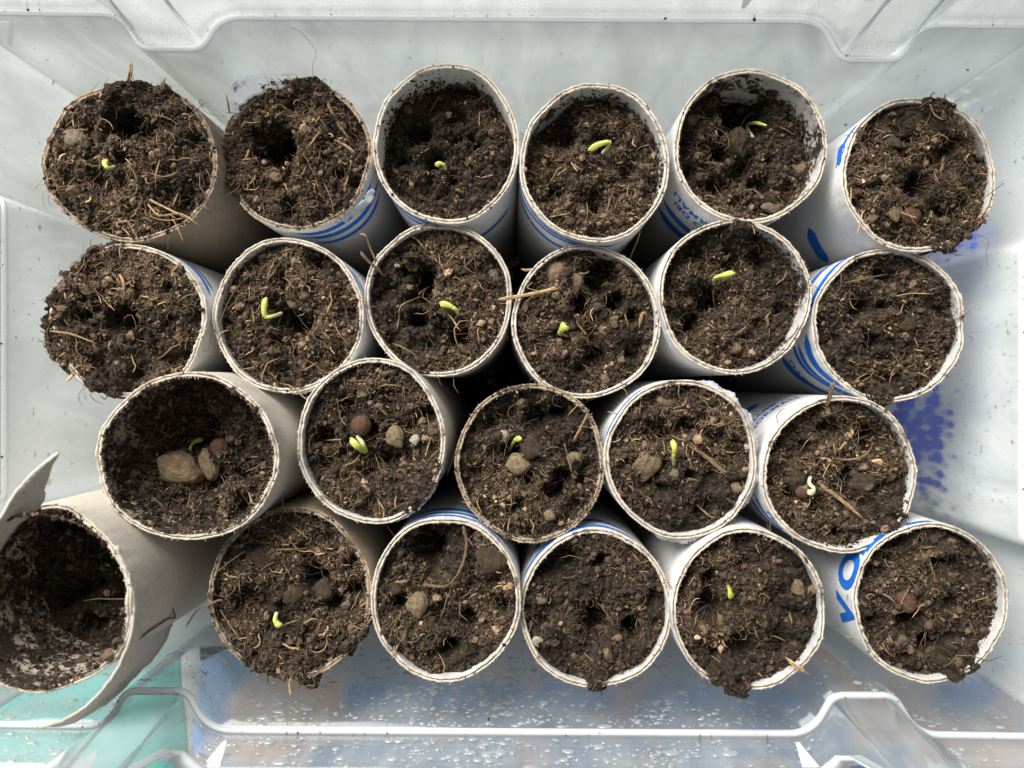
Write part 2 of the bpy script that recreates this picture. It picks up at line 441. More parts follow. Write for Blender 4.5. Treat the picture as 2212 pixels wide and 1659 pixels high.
def offset(poly, d):
    t = np.roll(poly, -1, 0) - np.roll(poly, 1, 0); t /= np.linalg.norm(t, axis=1)[:, None]
    nrm = np.stack([-t[:, 1], t[:, 0]], 1)        # left normal
    area = 0.5 * np.sum(poly[:, 0] * np.roll(poly[:, 1], -1) - np.roll(poly[:, 0], -1) * poly[:, 1])
    if area > 0: nrm = -nrm
    return poly + nrm * d
def sc_about(poly, sx, sy): return BC + (poly - BC) * np.array([sx, sy])
BASE = sc_about(OUTL, 0.935, 0.93)
LED_OUT = offset(OUTL, 0.0013)
UP = offset(OUTL, 0.0034); UP2 = offset(OUTL, 0.0044)
LIP = offset(OUTL, 0.0075)
box = bpy.data.objects.new('storage_box', None); COL.objects.link(box); box.location = (BC[0], BC[1], 0)
tag(box, 'clear plastic storage box with misted sides holding all the cardboard tubes', 'box')
BOFF = np.array([BC[0], BC[1], 0])
NP = len(OUTL)
def side_of(p):
    """which wall a point of the outline belongs to, by its side of the two diagonals"""
    x, y = p
    if y > 1562 - 5 and -82 < x < 2294 or y > 1400 and 100 < x < 2100: return 'front'
    if y < 60 and -82 < x < 2294 or y < 200 and 100 < x < 2100: return 'back'
    return 'left' if x < 1000 else 'right'
SIDE = np.array([side_of(p) for p in OUT_PX])
def strip(name, rings, mat, closed=True, sel=None, thick=0.0, levels=None, parent=box):
    """rings: list of (outline2d, z)"""
    V = np.concatenate([np.column_stack([r, z * np.ones(NP)]) for r, z in rings])
    q = []
    for k in range(len(rings) - 1):
        for i in range(NP):
            j = (i + 1) % NP
            if sel is None or SIDE[i] == sel: q.append((k*NP + i, k*NP + j, (k+1)*NP + j, (k+1)*NP + i))
    q = np.array(q); used = np.unique(q); mp = -np.ones(len(V), int); mp[used] = np.arange(len(used))
    me = np_mesh(name, V[used] - BOFF, [mp[q]], mat)
    o = link(name, me, parent)
    if thick:
        md = o.modifiers.new('wall_thickness', 'SOLIDIFY'); md.thickness = thick; md.offset = 0
    return o
def post(p):
    x, y = p
    m = 0.0
    for (x0, x1, yy, s) in ((300, 438, 107, 1), (1812, 1948, 131, 1), (1798, 1935, 1500, -1), (268, 405, 1490, -1)):
        if x0 - 60 < x < x1 + 60 and abs(y - yy) < 60: m = max(m, 1 - abs(y - yy) / 52.0)
    m = min(1.0, max(0.0, m * 1.15)); return m * m * (3 - 2 * m)
POST = np.array([post(p) for p in OUT_PX])
ZRV = ZR + 0.034 * POST
def offset_v(poly, dv):
    b = offset(poly, 1.0) - poly
    return poly + b * dv[:, None]
UP = offset_v(OUTL, 0.0034 + 0.006 * POST); UP2 = offset_v(OUTL, 0.0044 + 0.006 * POST); LIP = offset_v(OUTL, 0.0075 + 0.006 * POST)
for arr in (UP, UP2, LIP):
    for (x0, x1, yy) in ((300, 438, 107), (1812, 1948, 131), (1798, 1935, 1500), (268, 405, 1490)):
        c = P((x0 + x1) / 2, yy, ZL); hw = (x1 - x0) / 2 * (H - ZL) / F
        m = np.sign(arr[:, 1] - BC[1]) == np.sign(c[1] - BC[1]); dx = arr[:, 0] - c[0]
        arr[:, 0] += np.where(m, dx * 0.55 * np.exp(-(dx / (hw * 1.9)) ** 4), 0)
lower = [(BASE + (OUTL - BASE) * t, ZL * t) for t in (0.0, 0.25, 0.5, 0.75, 0.995)]
for s, m in (('back', M_FOG_BACK), ('front', M_FOG_FRONT), ('left', M_FOG_LEFT), ('right', M_FOG_RIGHT)):
    strip('wall', lower, m, sel=s, thick=0.0010)
upper = [(LED_OUT, ZL + 0.0004), (LED_OUT + (UP - LED_OUT) * 0.45, ZL + (ZRV - ZL) * 0.45), (UP, ZRV)]
for s, m in (('back', M_CLEAR_UP), ('front', M_CLEAR_FRONT_UP), ('left', M_CLEAR_UP), ('right', M_CLEAR_UP)):
    strip('upper_wall', upper, m, sel=s, thick=0.0010)
strip('ledge', [(offset(OUTL, -0.0004), ZL - 0.0010), (offset(OUTL, -0.0003), ZL), (OUTL, ZL + 0.0005), (LED_OUT, ZL + 0.0005), (offset(OUTL, 0.0015), ZL - 0.0004)], M_EDGE)
strip('rim', [(offset(UP, -0.0003), ZRV - 0.0006), (UP, ZRV + 0.0008), (UP2, ZRV + 0.0008), (LIP, ZRV - 0.0006), (LIP, ZRV - 0.006)], M_EDGE)
# bottom plate
cen = np.array([[BC[0], BC[1]]])
V = np.column_stack([np.concatenate([BASE, cen]), np.full(NP + 1, 0.0)])
T = np.array([(i, (i + 1) % NP, NP) for i in range(NP)])
o = link('bottom', np_mesh('bottom', V - BOFF, [T], M_CLEAR_UP, smooth=False), box)
md = o.modifiers.new('wall_thickness', 'SOLIDIFY'); md.thickness = 0.0012
# gusset ribs under the rim
for (px, py, dx) in ((478, 1618, -1), (1730, 1620, 1), (20, 82, 1), (1612, 2, 1)):
    c = P(px, py, 0.112) - BOFF; sg = 1 if py < 800 else -1
    tri = 0.62 * np.array([[0, 0.0045 * sg, 0.006], [0.006 * dx, 0.0045 * sg, 0.006], [0, -0.0025 * sg, -0.002]])
    V = np.concatenate([c + tri, c + tri + np.array([0.0011 * -dx, 0, 0.0003])])
    link('gusset_rib', np_mesh('gusset_rib', V, [[(0, 1, 2), (3, 5, 4)], [(0, 3, 4, 1), (1, 4, 5, 2), (2, 5, 3, 0)]], M_EDGE, smooth=False), box)

# condensation drops on the walls
def drop_density(px, py, up):
    if py > 1400:
        d = 0.20 + 0.8 * (0.5 + 0.5 * math.sin(px * 0.013 + 1.0)) * (0.5 + 0.5 * math.sin(px * 0.031 + py * 0.05))
        return min(1, d * (1.35 if 560 < px < 1460 else 0.55))
    if py < 200: return 0.04 + 0.12 * max(0, math.sin(px * 0.011 - 0.6)) if not up else 0.0
    if px < 200: return 0.2 if not up else 0
    return 0.30 if not up else 0.02
bags = {'f': Bag()}
TAN = np.roll(OUTL, -1, 0) - np.roll(OUTL, 1, 0); TAN /= np.linalg.norm(TAN, axis=1)[:, None]
LEN = np.linalg.norm(np.roll(OUTL, -1, 0) - OUTL, axis=1); PR = LEN / LEN.sum()
PR2 = PR * np.where(SIDE == 'front', 5.0, 1.0); PR2 /= PR2.sum()
HV, HT = ICO2
hv = HV.copy(); hv[:, 2] = np.where(hv[:, 2] < -0.05, -0.05, hv[:, 2])
cnt = 0; tries = 0
bag = Bag()
clust = [(rng.choice(NP, p=PR2), rng.uniform(0.06, 0.117)) for _ in range(260)]
while cnt < 3600 and tries < 90000:
    tries += 1
    ci, cz = clust[rng.integers(len(clust))]
    i = int(ci + rng.normal() * 5) % NP; z = cz + rng.normal() * 0.006
    if rng.random() < 0.35: i = rng.choice(NP, p=PR2); z = rng.uniform(0.05, 0.117)
    if not (0.03 < z < 0.0985 or 0.1025 < z < 0.1165): continue
    up = z > ZL; fr = rng.random(); j = (i + 1) % NP
    if up:
        t = (z - ZL) / (ZR - ZL); A = LED_OUT + (UP - LED_OUT) * t; dn = np.array([0, 0, 0])
        lo = LED_OUT[i]; hi = UP[i]; dz = ZRV[i] - ZL
        if POST[i] > 0.02: continue
    else:
        t = z / ZL; A = BASE + (OUTL - BASE) * t; lo = BASE[i]; hi = OUTL[i]; dz = ZL
    p2 = A[i] + (A[j] - A[i]) * fr
    k = F / (H - z); px, py = CX + p2[0] * k, CY - p2[1] * k
    if not (-20 < px < 2240 and -20 < py < 1680): continue
    if rng.random() > drop_density(px, py, up): continue
    tg = np.array([TAN[i][0], TAN[i][1], 0]); upv = np.array([hi[0]-lo[0], hi[1]-lo[1], dz]); upv /= np.linalg.norm(upv)
    nn = np.cross(tg, upv); nn /= np.linalg.norm(nn)
    inw = np.array([BC[0] - p2[0], BC[1] - p2[1], 0])
    if nn @ inw < 0: nn = -nn
    s = min(0.0013, 0.00021 * math.exp(rng.normal() * 0.58 + 0.4)) * (1.0 if py > 1400 else 0.7)
    M3 = np.stack([tg * s * rng.uniform(0.9, 1.9), upv * s * rng.uniform(0.7, 1.3), nn * s * 0.40], 1)
    v = hv * (1 + 0.10 * rng.uniform(-1, 1, (len(hv), 1)))
    bag.add(v @ M3.T + np.array([p2[0], p2[1], z]) + nn * 0.00055, T=HT)
    cnt += 1
o = link('water_drops', bag.mesh('water_drops', M_DROP, BOFF), box); o['kind'] = 'stuff'

# ------------------------------------------------------------------ the tubes
# key: centre px, half-axes px, board (w white printed / g plain grey / b plain brown), soil depth mm, dome mm, base pull, inner ply, rim
R_W, R_G = 22.3 * MM, 24.0 * MM
TUBES = {
 'A1': dict(c=(282, 350), r=(190, 172), k='b', depth=0.5, dome=3.0, rim=M_RIM_DARK),
 'A2': dict(c=(642, 335), r=(162, 163), k='w', depth=1.5, dome=2.0, rim=M_RIM_DARK),
 'A3': dict(c=(964, 311), r=(158, 174), k='w', depth=12, dome=1.0),
 'A4': dict(c=(1285, 352), r=(162, 173), k='w', depth=7, dome=0.5),
 'A5': dict(c=(1621, 316), r=(166, 168), k='w', depth=10, dome=0.0, inner=M_WHITE_IN_DIRTY),
 'A6': dict(c=(1984, 377), r=(168, 168), k='w', depth=1.5, dome=2.5),
 'B1': dict(c=(277, 692), r=(169, 166), k='w', depth=0.5, dome=2.5),
 'B2': dict(c=(622, 682), r=(163, 168), k='w', depth=3.2, dome=1.0),
 'B3': dict(c=(947, 647), r=(160, 167), k='w', depth=3, dome=0.5),
 'B4': dict(c=(1266, 695), r=(161, 167), k='w', depth=2.4, dome=0.0, rim=M_RIM),
 'B5': dict(c=(1587, 640), r=(166, 168), k='w', depth=6, dome=0.0, inner=M_WHITE_IN_DIRTY),
 'B6': dict(c=(1920, 702), r=(165, 167), k='w', depth=2.5, dome=1.5),
 'C1': dict(c=(406, 987), r=(197, 182), k='g', depth=16, dome=-4.0, inner=M_GREY_IN_DIRTY),
 'C2': dict(c=(803, 953), r=(160, 180), k='w', depth=2.5, dome=0.5),
 'C3': dict(c=(1146, 1000), r=(162, 172), k='b', depth=2.5, dome=0.0, rim=M_RIM_DARK, rad=R_W),
 'C4': dict(c=(1472, 991), r=(165, 172), k='w', depth=1.6, dome=1.0),
 'C5': dict(c=(1815, 1025), r=(169, 170), k='w', depth=3.2, dome=0.0),
 'D1': dict(c=(85, 1300), r=(201, 201), k='g', depth=30, dome=-5.0, inner=M_GREY_IN_DIRTY),
 'D2': dict(c=(628, 1281), r=(176, 184), k='b', depth=2.0, dome=1.5, rim=M_RIM_DARK),
 'D3': dict(c=(962, 1295), r=(163, 178), k='w', depth=1.9, dome=0.0),
 'D4': dict(c=(1287, 1316), r=(165, 172), k='w', depth=1.9, dome=0.0),
 'D5': dict(c=(1617, 1318), r=(167, 176), k='w', depth=2.2, dome=0.0),
 'D6': dict(c=(2010, 1302), r=(168, 174), k='w', depth=3.0, dome=1.5),
}
LABELS = {
 'A1': 'wide brown cardboard tube heaped with soil, two upright straw stubs on its rim',
 'A2': 'brim-full tube with a torn white paper flap standing up at its rim',
 'A3': 'white tube with deep sunken soil and a tiny hooked sprout, beside the torn-flap tube',
 'A4': 'white tube with sunken soil and a long bent sprout, wavy blue bands outside',
 'A5': 'white tube with blue lettering, soil-smeared inner wall and a large hole in the soil',
 'A6': 'white tube with soil spilling over its rim and a reddish seed lying in it',
 'B1': 'tube with soil heaped over its outer rim towards the bare box end, no sprout',
 'B2': 'white-edged tube whose sprout bends in an L beside a dark hole',
 'B3': 'tube with straws poking over its rim and a sprout lying over a seed',
 'B4': 'tube with a short oval sprout, bridged by the thick straw from its neighbour',
 'B5': 'thick-edged white tube with a short slanting sprout and a pale stone low in it',
 'B6': 'tube with broad blue curved stripes outside and fine soil without a sprout',
 'C1': 'plain grey cardboard tube with a frayed edge, half empty, three pale stones inside',
 'C2': 'tube with a round brown seed on a sprout and two small pale stones',
 'C3': 'brown-edged tube with a sprout leaning on a soil lump and round pebbles',
 'C4': 'tube with peeling outer paper and a large oval stone next to its sprout',
 'C5': 'tube with blue small print outside, a pale curled sprout and a thick straw',
 'D1': 'torn grey cardboard tube unrolling at the side, almost empty and dark inside',
 'D2': 'wide brown tube with a large soil clod and soil spilling past its rim',
 'D3': 'tube with clods, a tan stone and a curved root, no sprout',
 'D4': 'tube with plain soil, a white paper scrap and a soil crumb hanging over its edge',
 'D5': 'tube with an upright green sprout and an orange wood chip on its rim',
 'D6': 'tube with large blue letters outside and a reddish seed in its soil',
}
HOLES = {  # px, py, r px, depth mm
 'A1': [(268, 268, 34, 9), (268, 345, 18, 4)], 'A2': [(598, 318, 40, 12), (560, 290, 25, 5)], 'A3': [(900, 290, 30, 4)],
 'A4': [(1200, 270, 50, 4), (1290, 430, 25, 4)], 'A5': [(1608, 232, 48, 12), (1640, 400, 22, 5), (1560, 330, 20, 4)],
 'A6': [(1968, 402, 28, 9), (1938, 338, 13, 7), (2120, 320, 14, 5)], 'B1': [(268, 690, 34, 6), (210, 590, 26, 3)],
 'B2': [(640, 702, 28, 9)], 'B3': [(918, 600, 26, 9), (992, 725, 26, 7), (905, 690, 20, 4)],
 'B4': [(1300, 592, 40, 9), (1255, 655, 22, 8), (1330, 650, 20, 7), (1290, 770, 26, 5)],
 'B5': [(1535, 645, 30, 8), (1640, 560, 26, 5), (1500, 690, 24, 5)], 'B6': [(1850, 660, 26, 4), (1900, 790, 26, 3)],
 'C1': [(400, 930, 60, 6)], 'C2': [(850, 985, 34, 4), (790, 1000, 30, 3)], 'C3': [(1105, 970, 18, 6), (1200, 1060, 26, 6), (1160, 900, 28, 5)],
 'C4': [(1420, 930, 30, 4), (1480, 920, 22, 4)], 'C5': [(1885, 950, 34, 7), (1800, 930, 30, 3), (1810, 1150, 12, 6)],
 'D2': [(682, 1245, 26, 8), (540, 1300, 40, 4), (720, 1300, 22, 4)], 'D3': [(925, 1190, 40, 8), (1010, 1340, 24, 7), (960, 1330, 30, 4)],
 'D4': [(1290, 1350, 34, 7), (1210, 1210, 40, 4)], 'D5': [(1530, 1315, 30, 7), (1600, 1400, 30, 3)], 'D6': [(2010, 1392, 26, 6), (1960, 1340, 34, 3)],
 'D1': []}
OVER = {  # soil over the rim: (angle deg, half width deg, reach mm)
 'A1': [(80, 26, 0.5)], 'A2': [(92, 34, 0.9), (190, 34, 0.5)],
 'A6': [(-55, 30, 0.8), (75, 16, .3)], 'B1': [(178, 46, 2.0), (112, 16, .8), (250, 20, .4)], 'B5': [(84, 11, 0.2)],
 'C2': [(-40, 24, 0.3)], 'D2': [(-84, 17, 2.6), (-115, 18, .6), (-35, 20, 0.4)],
 'D4': [(-88, 9, 1.0)], 'D5': [(-105, 18, 1.5)], 'D6': [(-62, 20, 1.0)], 'B6': [(-95, 12, 0.5)], 'B3': [(-110, 12, .8)], 'C5': [(-42, 16, 0.2)]}

NT = 168
def adiff(a, b): return (a - b + math.pi) % TAU - math.pi

SPX = {'A1': (236, 355), 'A3': (955, 362), 'A4': (1303, 318), 'A5': (1625, 282), 'B2': (585, 675), 'B3': (972, 668), 'B4': (1215, 711), 'B5': (1555, 602),
       'C1': (418, 962), 'C2': (775, 955), 'C3': (1108, 958), 'C4': (1456, 980), 'C5': (1752, 1050), 'D2': (600, 1340), 'D5': (1575, 1278)}
class Tube: pass
def lumps_for(t):
    rg = np.random.default_rng(500 + t.si); L = []
    for _ in range(34):
        th = rg.random() * TAU; u = math.sqrt(rg.random()) * 0.90
        L.append((t.c[0] * 0.98 + t.a * u * math.cos(th), t.c[1] * 0.98 + t.b * u * math.sin(th), rg.uniform(1.6, 4.2) * MM, rg.uniform(0.35, 0.85)))
    if t.key in SPX:
        p = P(*SPX[t.key], t.zt - t.d['depth'] * MM)
        L = [l for l in L if math.hypot(l[0] - p[0], l[1] - p[1]) > l[2] + 2.6 * MM]
    Q = []
    for _ in range(13):
        th = rg.random() * TAU; u = math.sqrt(rg.random()) * 0.82
        Q.append((t.c[0] * 0.98 + t.a * u * math.cos(th), t.c[1] * 0.98 + t.b * u * math.sin(th), rg.uniform(1.4, 3.2) * MM, rg.uniform(2.5, 6.5) * MM))
    return L, Q
TT = {}
for key, d in TUBES.items():
    t = Tube(); t.key = key; t.d = d
    rad = d.get('rad', R_W if d['k'] == 'w' else R_G)
    mean = math.sqrt(d['r'][0] * d['r'][1])
    t.zt = H - rad * F / mean
    k = (H - t.zt) / F
    t.c = P(*d['c'], t.zt)[:2]; t.a = d['r'][0] * k; t.b = d['r'][1] * k
    t.base = t.c * 0.955
    if key == 'D1': t.base = t.c * np.array([0.93, 0.95])
    t.rb = rad * 0.955
    t.seed = abs(hash3(np.array([ord(key[0])]), np.array([ord(key[1])]), np.array([3]), 5)[0]) * 1000
    t.si = int(t.seed)
    TT[key] = t
    t.lumps = lumps_for(t)

WALL_T = 1.45 * MM
def tube_ring(t, z, dr, th):
    """horizontal outline at height z, offset dr inwards"""
    f = np.clip(z / t.zt, 0, 1.2)
    ax = t.rb + (t.a - t.rb) * f; by = t.rb + (t.b - t.rb) * f
    w = 1 + 0.009 * np.sin(3 * th + t.seed) + 0.006 * np.sin(5 * th + 2 * t.seed) + 0.004 * np.sin(8 * th + 3 * t.seed)
    cx = t.base[0] + (t.c[0] - t.base[0]) * f; cy = t.base[1] + (t.c[1] - t.base[1]) * f
    return np.stack([cx + (ax * w - dr) * np.cos(th), cy + (by * w - dr) * np.sin(th), z], 1)

def rim_z(t, th):
    p = np.stack([np.cos(th) * 3, np.sin(th) * 3, np.full_like(th, t.seed)], 1)
    z = t.zt + 0.9 * MM * vnoise(p, t.si) + 0.35 * MM * vnoise(p * 6, t.si + 1)
    if t.key == 'C1': z = z + 0.35 * MM * vnoise(p * 14, 3)
    if t.key == 'D1':
        z = z - 7 * MM * np.exp(-(adiff(th, math.radians(88)) / 0.42) ** 2) - 2.5 * MM * np.exp(-(adiff(th, math.radians(-70)) / 0.5) ** 2)
    return z

def soil_h(t, x, y, detail=True):
    """soil surface height under a point (world xy)"""
    x = np.atleast_1d(x); y = np.atleast_1d(y)
    f0 = max(0.0, 1 - t.d['depth'] * MM / t.zt)
    cx = t.base[0] + (t.c[0] - t.base[0]) * f0; cy = t.base[1] + (t.c[1] - t.base[1]) * f0
    rr = np.sqrt(((x - cx) / t.a) ** 2 + ((y - cy) / t.b) ** 2)
    z = t.zt - t.d['depth'] * MM - 0.9 * MM + t.d['dome'] * MM * (1 - np.clip(rr, 0, 1) ** 2)
    for (hx, hy, hr, hd) in HOLES.get(t.key, []):
        zz = t.zt - t.d['depth'] * MM; p = P(hx, hy, zz); r = hr * (H - zz) / F
        q = ((x - p[0]) ** 2 + (y - p[1]) ** 2) / (r * r)
        z = z - 1.7 * hd * MM * np.exp(-q ** 2.2)
    if detail:
        p = np.stack([x, y, np.full_like(x, t.seed * 0.01)], 1)
        far = t.d['depth'] < 3
        am = 0.8 if not far else 0.65
        lm, pt = t.lumps
        wx = x + 0.5 * MM * vnoise(p * 500, 41); wy = y + 0.5 * MM * vnoise(p * 500, 42)
        add = np.zeros_like(z)
        for (lx, ly, lr, lh) in lm:
            q = 1 - ((wx - lx) ** 2 + (wy - ly) ** 2) / (lr * lr)
            add = np.maximum(add, lh * lr * np.sqrt(np.clip(q, 0, 1)))
        z = z + add
        for (lx, ly, lr, lh) in pt:
            z = z - lh * np.exp(-(((wx - lx) ** 2 + (wy - ly) ** 2) / (lr * lr)) ** 1.5)
        z = z + am * MM * (2.6 * np.abs(vnoise(p * 130, 1)) + 2.2 * np.abs(vnoise(p * 290, 2)) - 1.9) + 1.1 * MM * np.abs(vnoise(p * 640, 3)) + 0.4 * MM * vnoise(p * 1500, 4)
    for (an, hw, reach) in OVER.get(t.key, []):
        th = np.arctan2((y - cy) / t.b, (x - cx) / t.a)
        w = np.exp(-(adiff(th, math.radians(an)) / math.radians(hw)) ** 4) * np.clip((rr - 0.62) / 0.3, 0, 1)
        w = np.clip(w * (1.0 + 0.9 * vnoise(np.stack([x * 420, y * 420, np.full_like(x, t.seed)], 1), 21)), 0, 1)
        z = z * (1 - w) + w * np.maximum(z, t.zt + (1.2 * MM) * (1 - np.clip((rr - 1) * t.a / (reach * MM + 1e-6), 0, 3) ** 2))
    return z

def reach_at(t, th):
    """outer radius factor of the soil at an angle, in metres beyond the inner wall"""
    e = np.zeros_like(th)
    for (an, hw, reach) in OVER.get(t.key, []):
        w = np.exp(-(adiff(th, math.radians(an)) / math.radians(hw)) ** 4)
        nn = vnoise(np.stack([np.cos(th) * 9, np.sin(th) * 9, np.full_like(th, t.seed + an)], 1), 22) + 0.35 * vnoise(np.stack([np.cos(th) * 22, np.sin(th) * 22, np.full_like(th, t.seed + an)], 1), 23)
        w = np.clip(w * (1 + 0.75 * nn), 0, 1.5)
        e = np.maximum(e, w * (reach * MM + WALL_T))
    return e

DARK = np.array([0.046, 0.0325, 0.0225]); MID = np.array([0.100, 0.068, 0.044]); LITE = np.array([0.21, 0.140, 0.084]); STRAWC = np.array([0.46, 0.31, 0.165])
def crumb_colors(n, rg, light=0.12):
    u = rg.random(n)[:, None]
    c = DARK * np.exp(rg.normal(size=(n, 1)) * 0.4)
    c = np.where(u < 0.40, MID * np.exp(rg.normal(size=(n, 1)) * 0.35), c)
    c = np.where(u < light, LITE * np.exp(rg.normal(size=(n, 1)) * 0.35), c)
    return np.clip(c, 0.008, 0.7)

def damp(t, x, y):
    p = np.stack([x, y, np.full_like(x, t.seed)], 1)
    v = 0.75 * vnoise(p * 62, 31) + 0.45 * vnoise(p * 170, 32)
    return np.clip(1.0 + 0.85 * v, 0.38, 1.75)[:, None]

def soil_points(t, n, rg, edge=1.0):
    th = rg.random(n) * TAU; u = np.sqrt(rg.random(n))
    f0 = 1 - t.d['depth'] * MM / t.zt
    cx = t.base[0] + (t.c[0] - t.base[0]) * f0; cy = t.base[1] + (t.c[1] - t.base[1]) * f0
    ext = reach_at(t, th) + rg.uniform(-0.4, 0.8, n) * MM * (reach_at(t, th) > 0)
    ra = (t.rb + (t.a - t.rb) * f0 - WALL_T - 0.3 * MM + ext) * u; rbb = (t.rb + (t.b - t.rb) * f0 - WALL_T - 0.3 * MM + ext) * u
    return cx + ra * np.cos(th), cy + rbb * np.sin(th)

def band(t, th1, th2, z1, z2, bow, w1, w2=None, bag=None):
    """printed stripe on the outside: angles deg, heights mm below the rim"""
    n = max(12, int(abs(th2 - th1) / 3)); u = np.linspace(0, 1, n)
    th = np.radians(th1 + (th2 - th1) * u); zc = z1 + (z2 - z1) * u + bow * np.sin(math.pi * u)
    w = (w1 + ((w2 if w2 is not None else w1) - w1) * u) * np.clip(np.minimum(u, 1 - u) * 7, 0.12, 1)
    zt = rim_z(t, th) - 0.25 * MM
    up = np.minimum(zt, t.zt - (zc - w / 2) * MM); lo = np.minimum(zt - 0.1 * MM, t.zt - (zc + w / 2) * MM)
    V = np.concatenate([tube_ring(t, up, -0.07 * MM, th), tube_ring(t, (up + lo) / 2, -0.07 * MM, th), tube_ring(t, lo, -0.07 * MM, th)])
    i = np.arange(n - 1)
    bag.add(V, Q=np.concatenate([np.stack([i, i + 1, i + 1 + n, i + n], 1), np.stack([i + n, i + 1 + n, i + 1 + 2*n, i + 2*n], 1)]))

def glyph(ch, bold):
    cu = bpy.data.curves.new('letters', 'FONT'); cu.body = ch; cu.size = 1.0; cu.offset = bold; cu.resolution_u = 4
    ob = bpy.data.objects.new('letters', cu); COL.objects.link(ob)
    dg = bpy.context.evaluated_depsgraph_get(); me = ob.evaluated_get(dg).to_mesh()
    bm = bmesh.new(); bm.from_mesh(me); bmesh.ops.remove_doubles(bm, verts=bm.verts, dist=1e-5); bmesh.ops.triangulate(bm, faces=bm.faces)
    bmesh.ops.subdivide_edges(bm, edges=[e for e in bm.edges if e.calc_length() > 0.25], cuts=2); bmesh.ops.triangulate(bm, faces=bm.faces)
    V = np.array([v.co[:] for v in bm.verts]); bm.verts.index_update(); T = np.array([[v.index for v in f.verts] for f in bm.faces])
    bm.free(); ob.evaluated_get(dg).to_mesh_clear(); bpy.data.objects.remove(ob); bpy.data.curves.remove(cu)
    return V, T

def lettering(t, txt, size, th0, ztop, flip, out, bold=0.0):
    """letters wrapped on the outside, upside down when flip; th0 = start angle deg, ztop = mm below the rim"""
    adv = 0.0; r = t.rb
    for ch in txt:
        if ch == ' ': adv += 0.3; continue
        V, T = glyph(ch, bold)
        u = (V[:, 0] - V[:, 0].min() + adv) * size; v = V[:, 1] * size; adv += np.ptp(V[:, 0]) + 0.09
        if flip: th = math.radians(th0) - u * MM / r; z = t.zt - (ztop + v) * MM
        else: th = math.radians(th0) + u * MM / r; z = t.zt - (ztop + size * 0.7 - v) * MM
        z = np.minimum(z, rim_z(t, th) - 0.3 * MM)
        out.append((tube_ring(t, z, -0.10 * MM, th), T))

PRINT = {  # bands: th1, th2, z1, z2, bow, width mm
 'A2': [(262, 345, 3.5, 5, 1.5, 3.2), (268, 350, 9, 12, 2, 3.6), (270, 345, 17, 18, 2, 3.0)],
 'A3': [(196, 276, 5.5, 4.5, -2.0, 2.6), (196, 270, 10, 11, -1.5, 3.0), (270, 330, 26, 22, 1, 4)],
 'A4': [(180, 300, 3, 7, -1.5, 1.8), (186, 262, 9, 7, -1.0, 2.4), (188, 280, 15, 18, 0, 3)],
 'A5': [(205, 275, 22, 23, 1, 4.0), (205, 280, 30, 30, 2, 5.0), (262, 292, 1.4, 3, 0, 2.0)],
 'A6': [(138, 158, 2, 3.5, 0, 2.5), (152, 172, 5, 2, 0, 3.0), (205, 240, 26, 32, 0, 6)],
 'B1': [(20, 62, 5, 6, 1, 2.0), (25, 60, 9, 10, 0, 1.6)],
 'B2': [(20, 66, 3.0, 4.0, 0, 1.6), (15, 40, 7, 7, 0, 2)],
 'B3': [(-80, -30, 4, 5, 0, 2.0)],
 'B4': [(165, 262, 1.8, 2.2, 0, 1.3), (175, 250, 6, 7, 0, 2.6)],
 'B6': [(100, 172, 7.0, 1.0, -1, 3.0), (110, 160, 15, 10, 0, 2.6), (186, 236, 4.0, 1.6, 2.6, 4.0), (192, 250, 11, 1.0, 4.0, 2.6), (190, 252, 14.5, 2.6, 4.5, 2.6), (200, 252, 26, 14, 3, 4.5)],
 'C4': [(112, 172, 1.8, 2.2, 0, 1.8)],
 'C5': [(196, 236, 8, 5, 1, 2.2), (200, 240, 14, 10, 0, 2.6), (120, 150, 34, 36, 0, 6)],
 'D3': [(66, 122, 3.2, 1.2, 1.6, 2.0), (52, 118, 7.5, 8, 1, 2.2), (60, 125, 14, 15, 0, 4.0), (40, 70, 1.8, 5, 0, 1.8)],
 'D4': [(55, 118, 4.0, 1.8, 1, 2.8), (120, 162, 2.0, 6.0, 0, 2.6), (60, 150, 12, 13, 0, 4)],
 'D6': [(86, 108, 1.4, 1.6, 0, 1.8), (98, 132, 7.5, 7.0, 0, 2.2), (128, 146, 9, 1.4, 0, 3.2)],
}

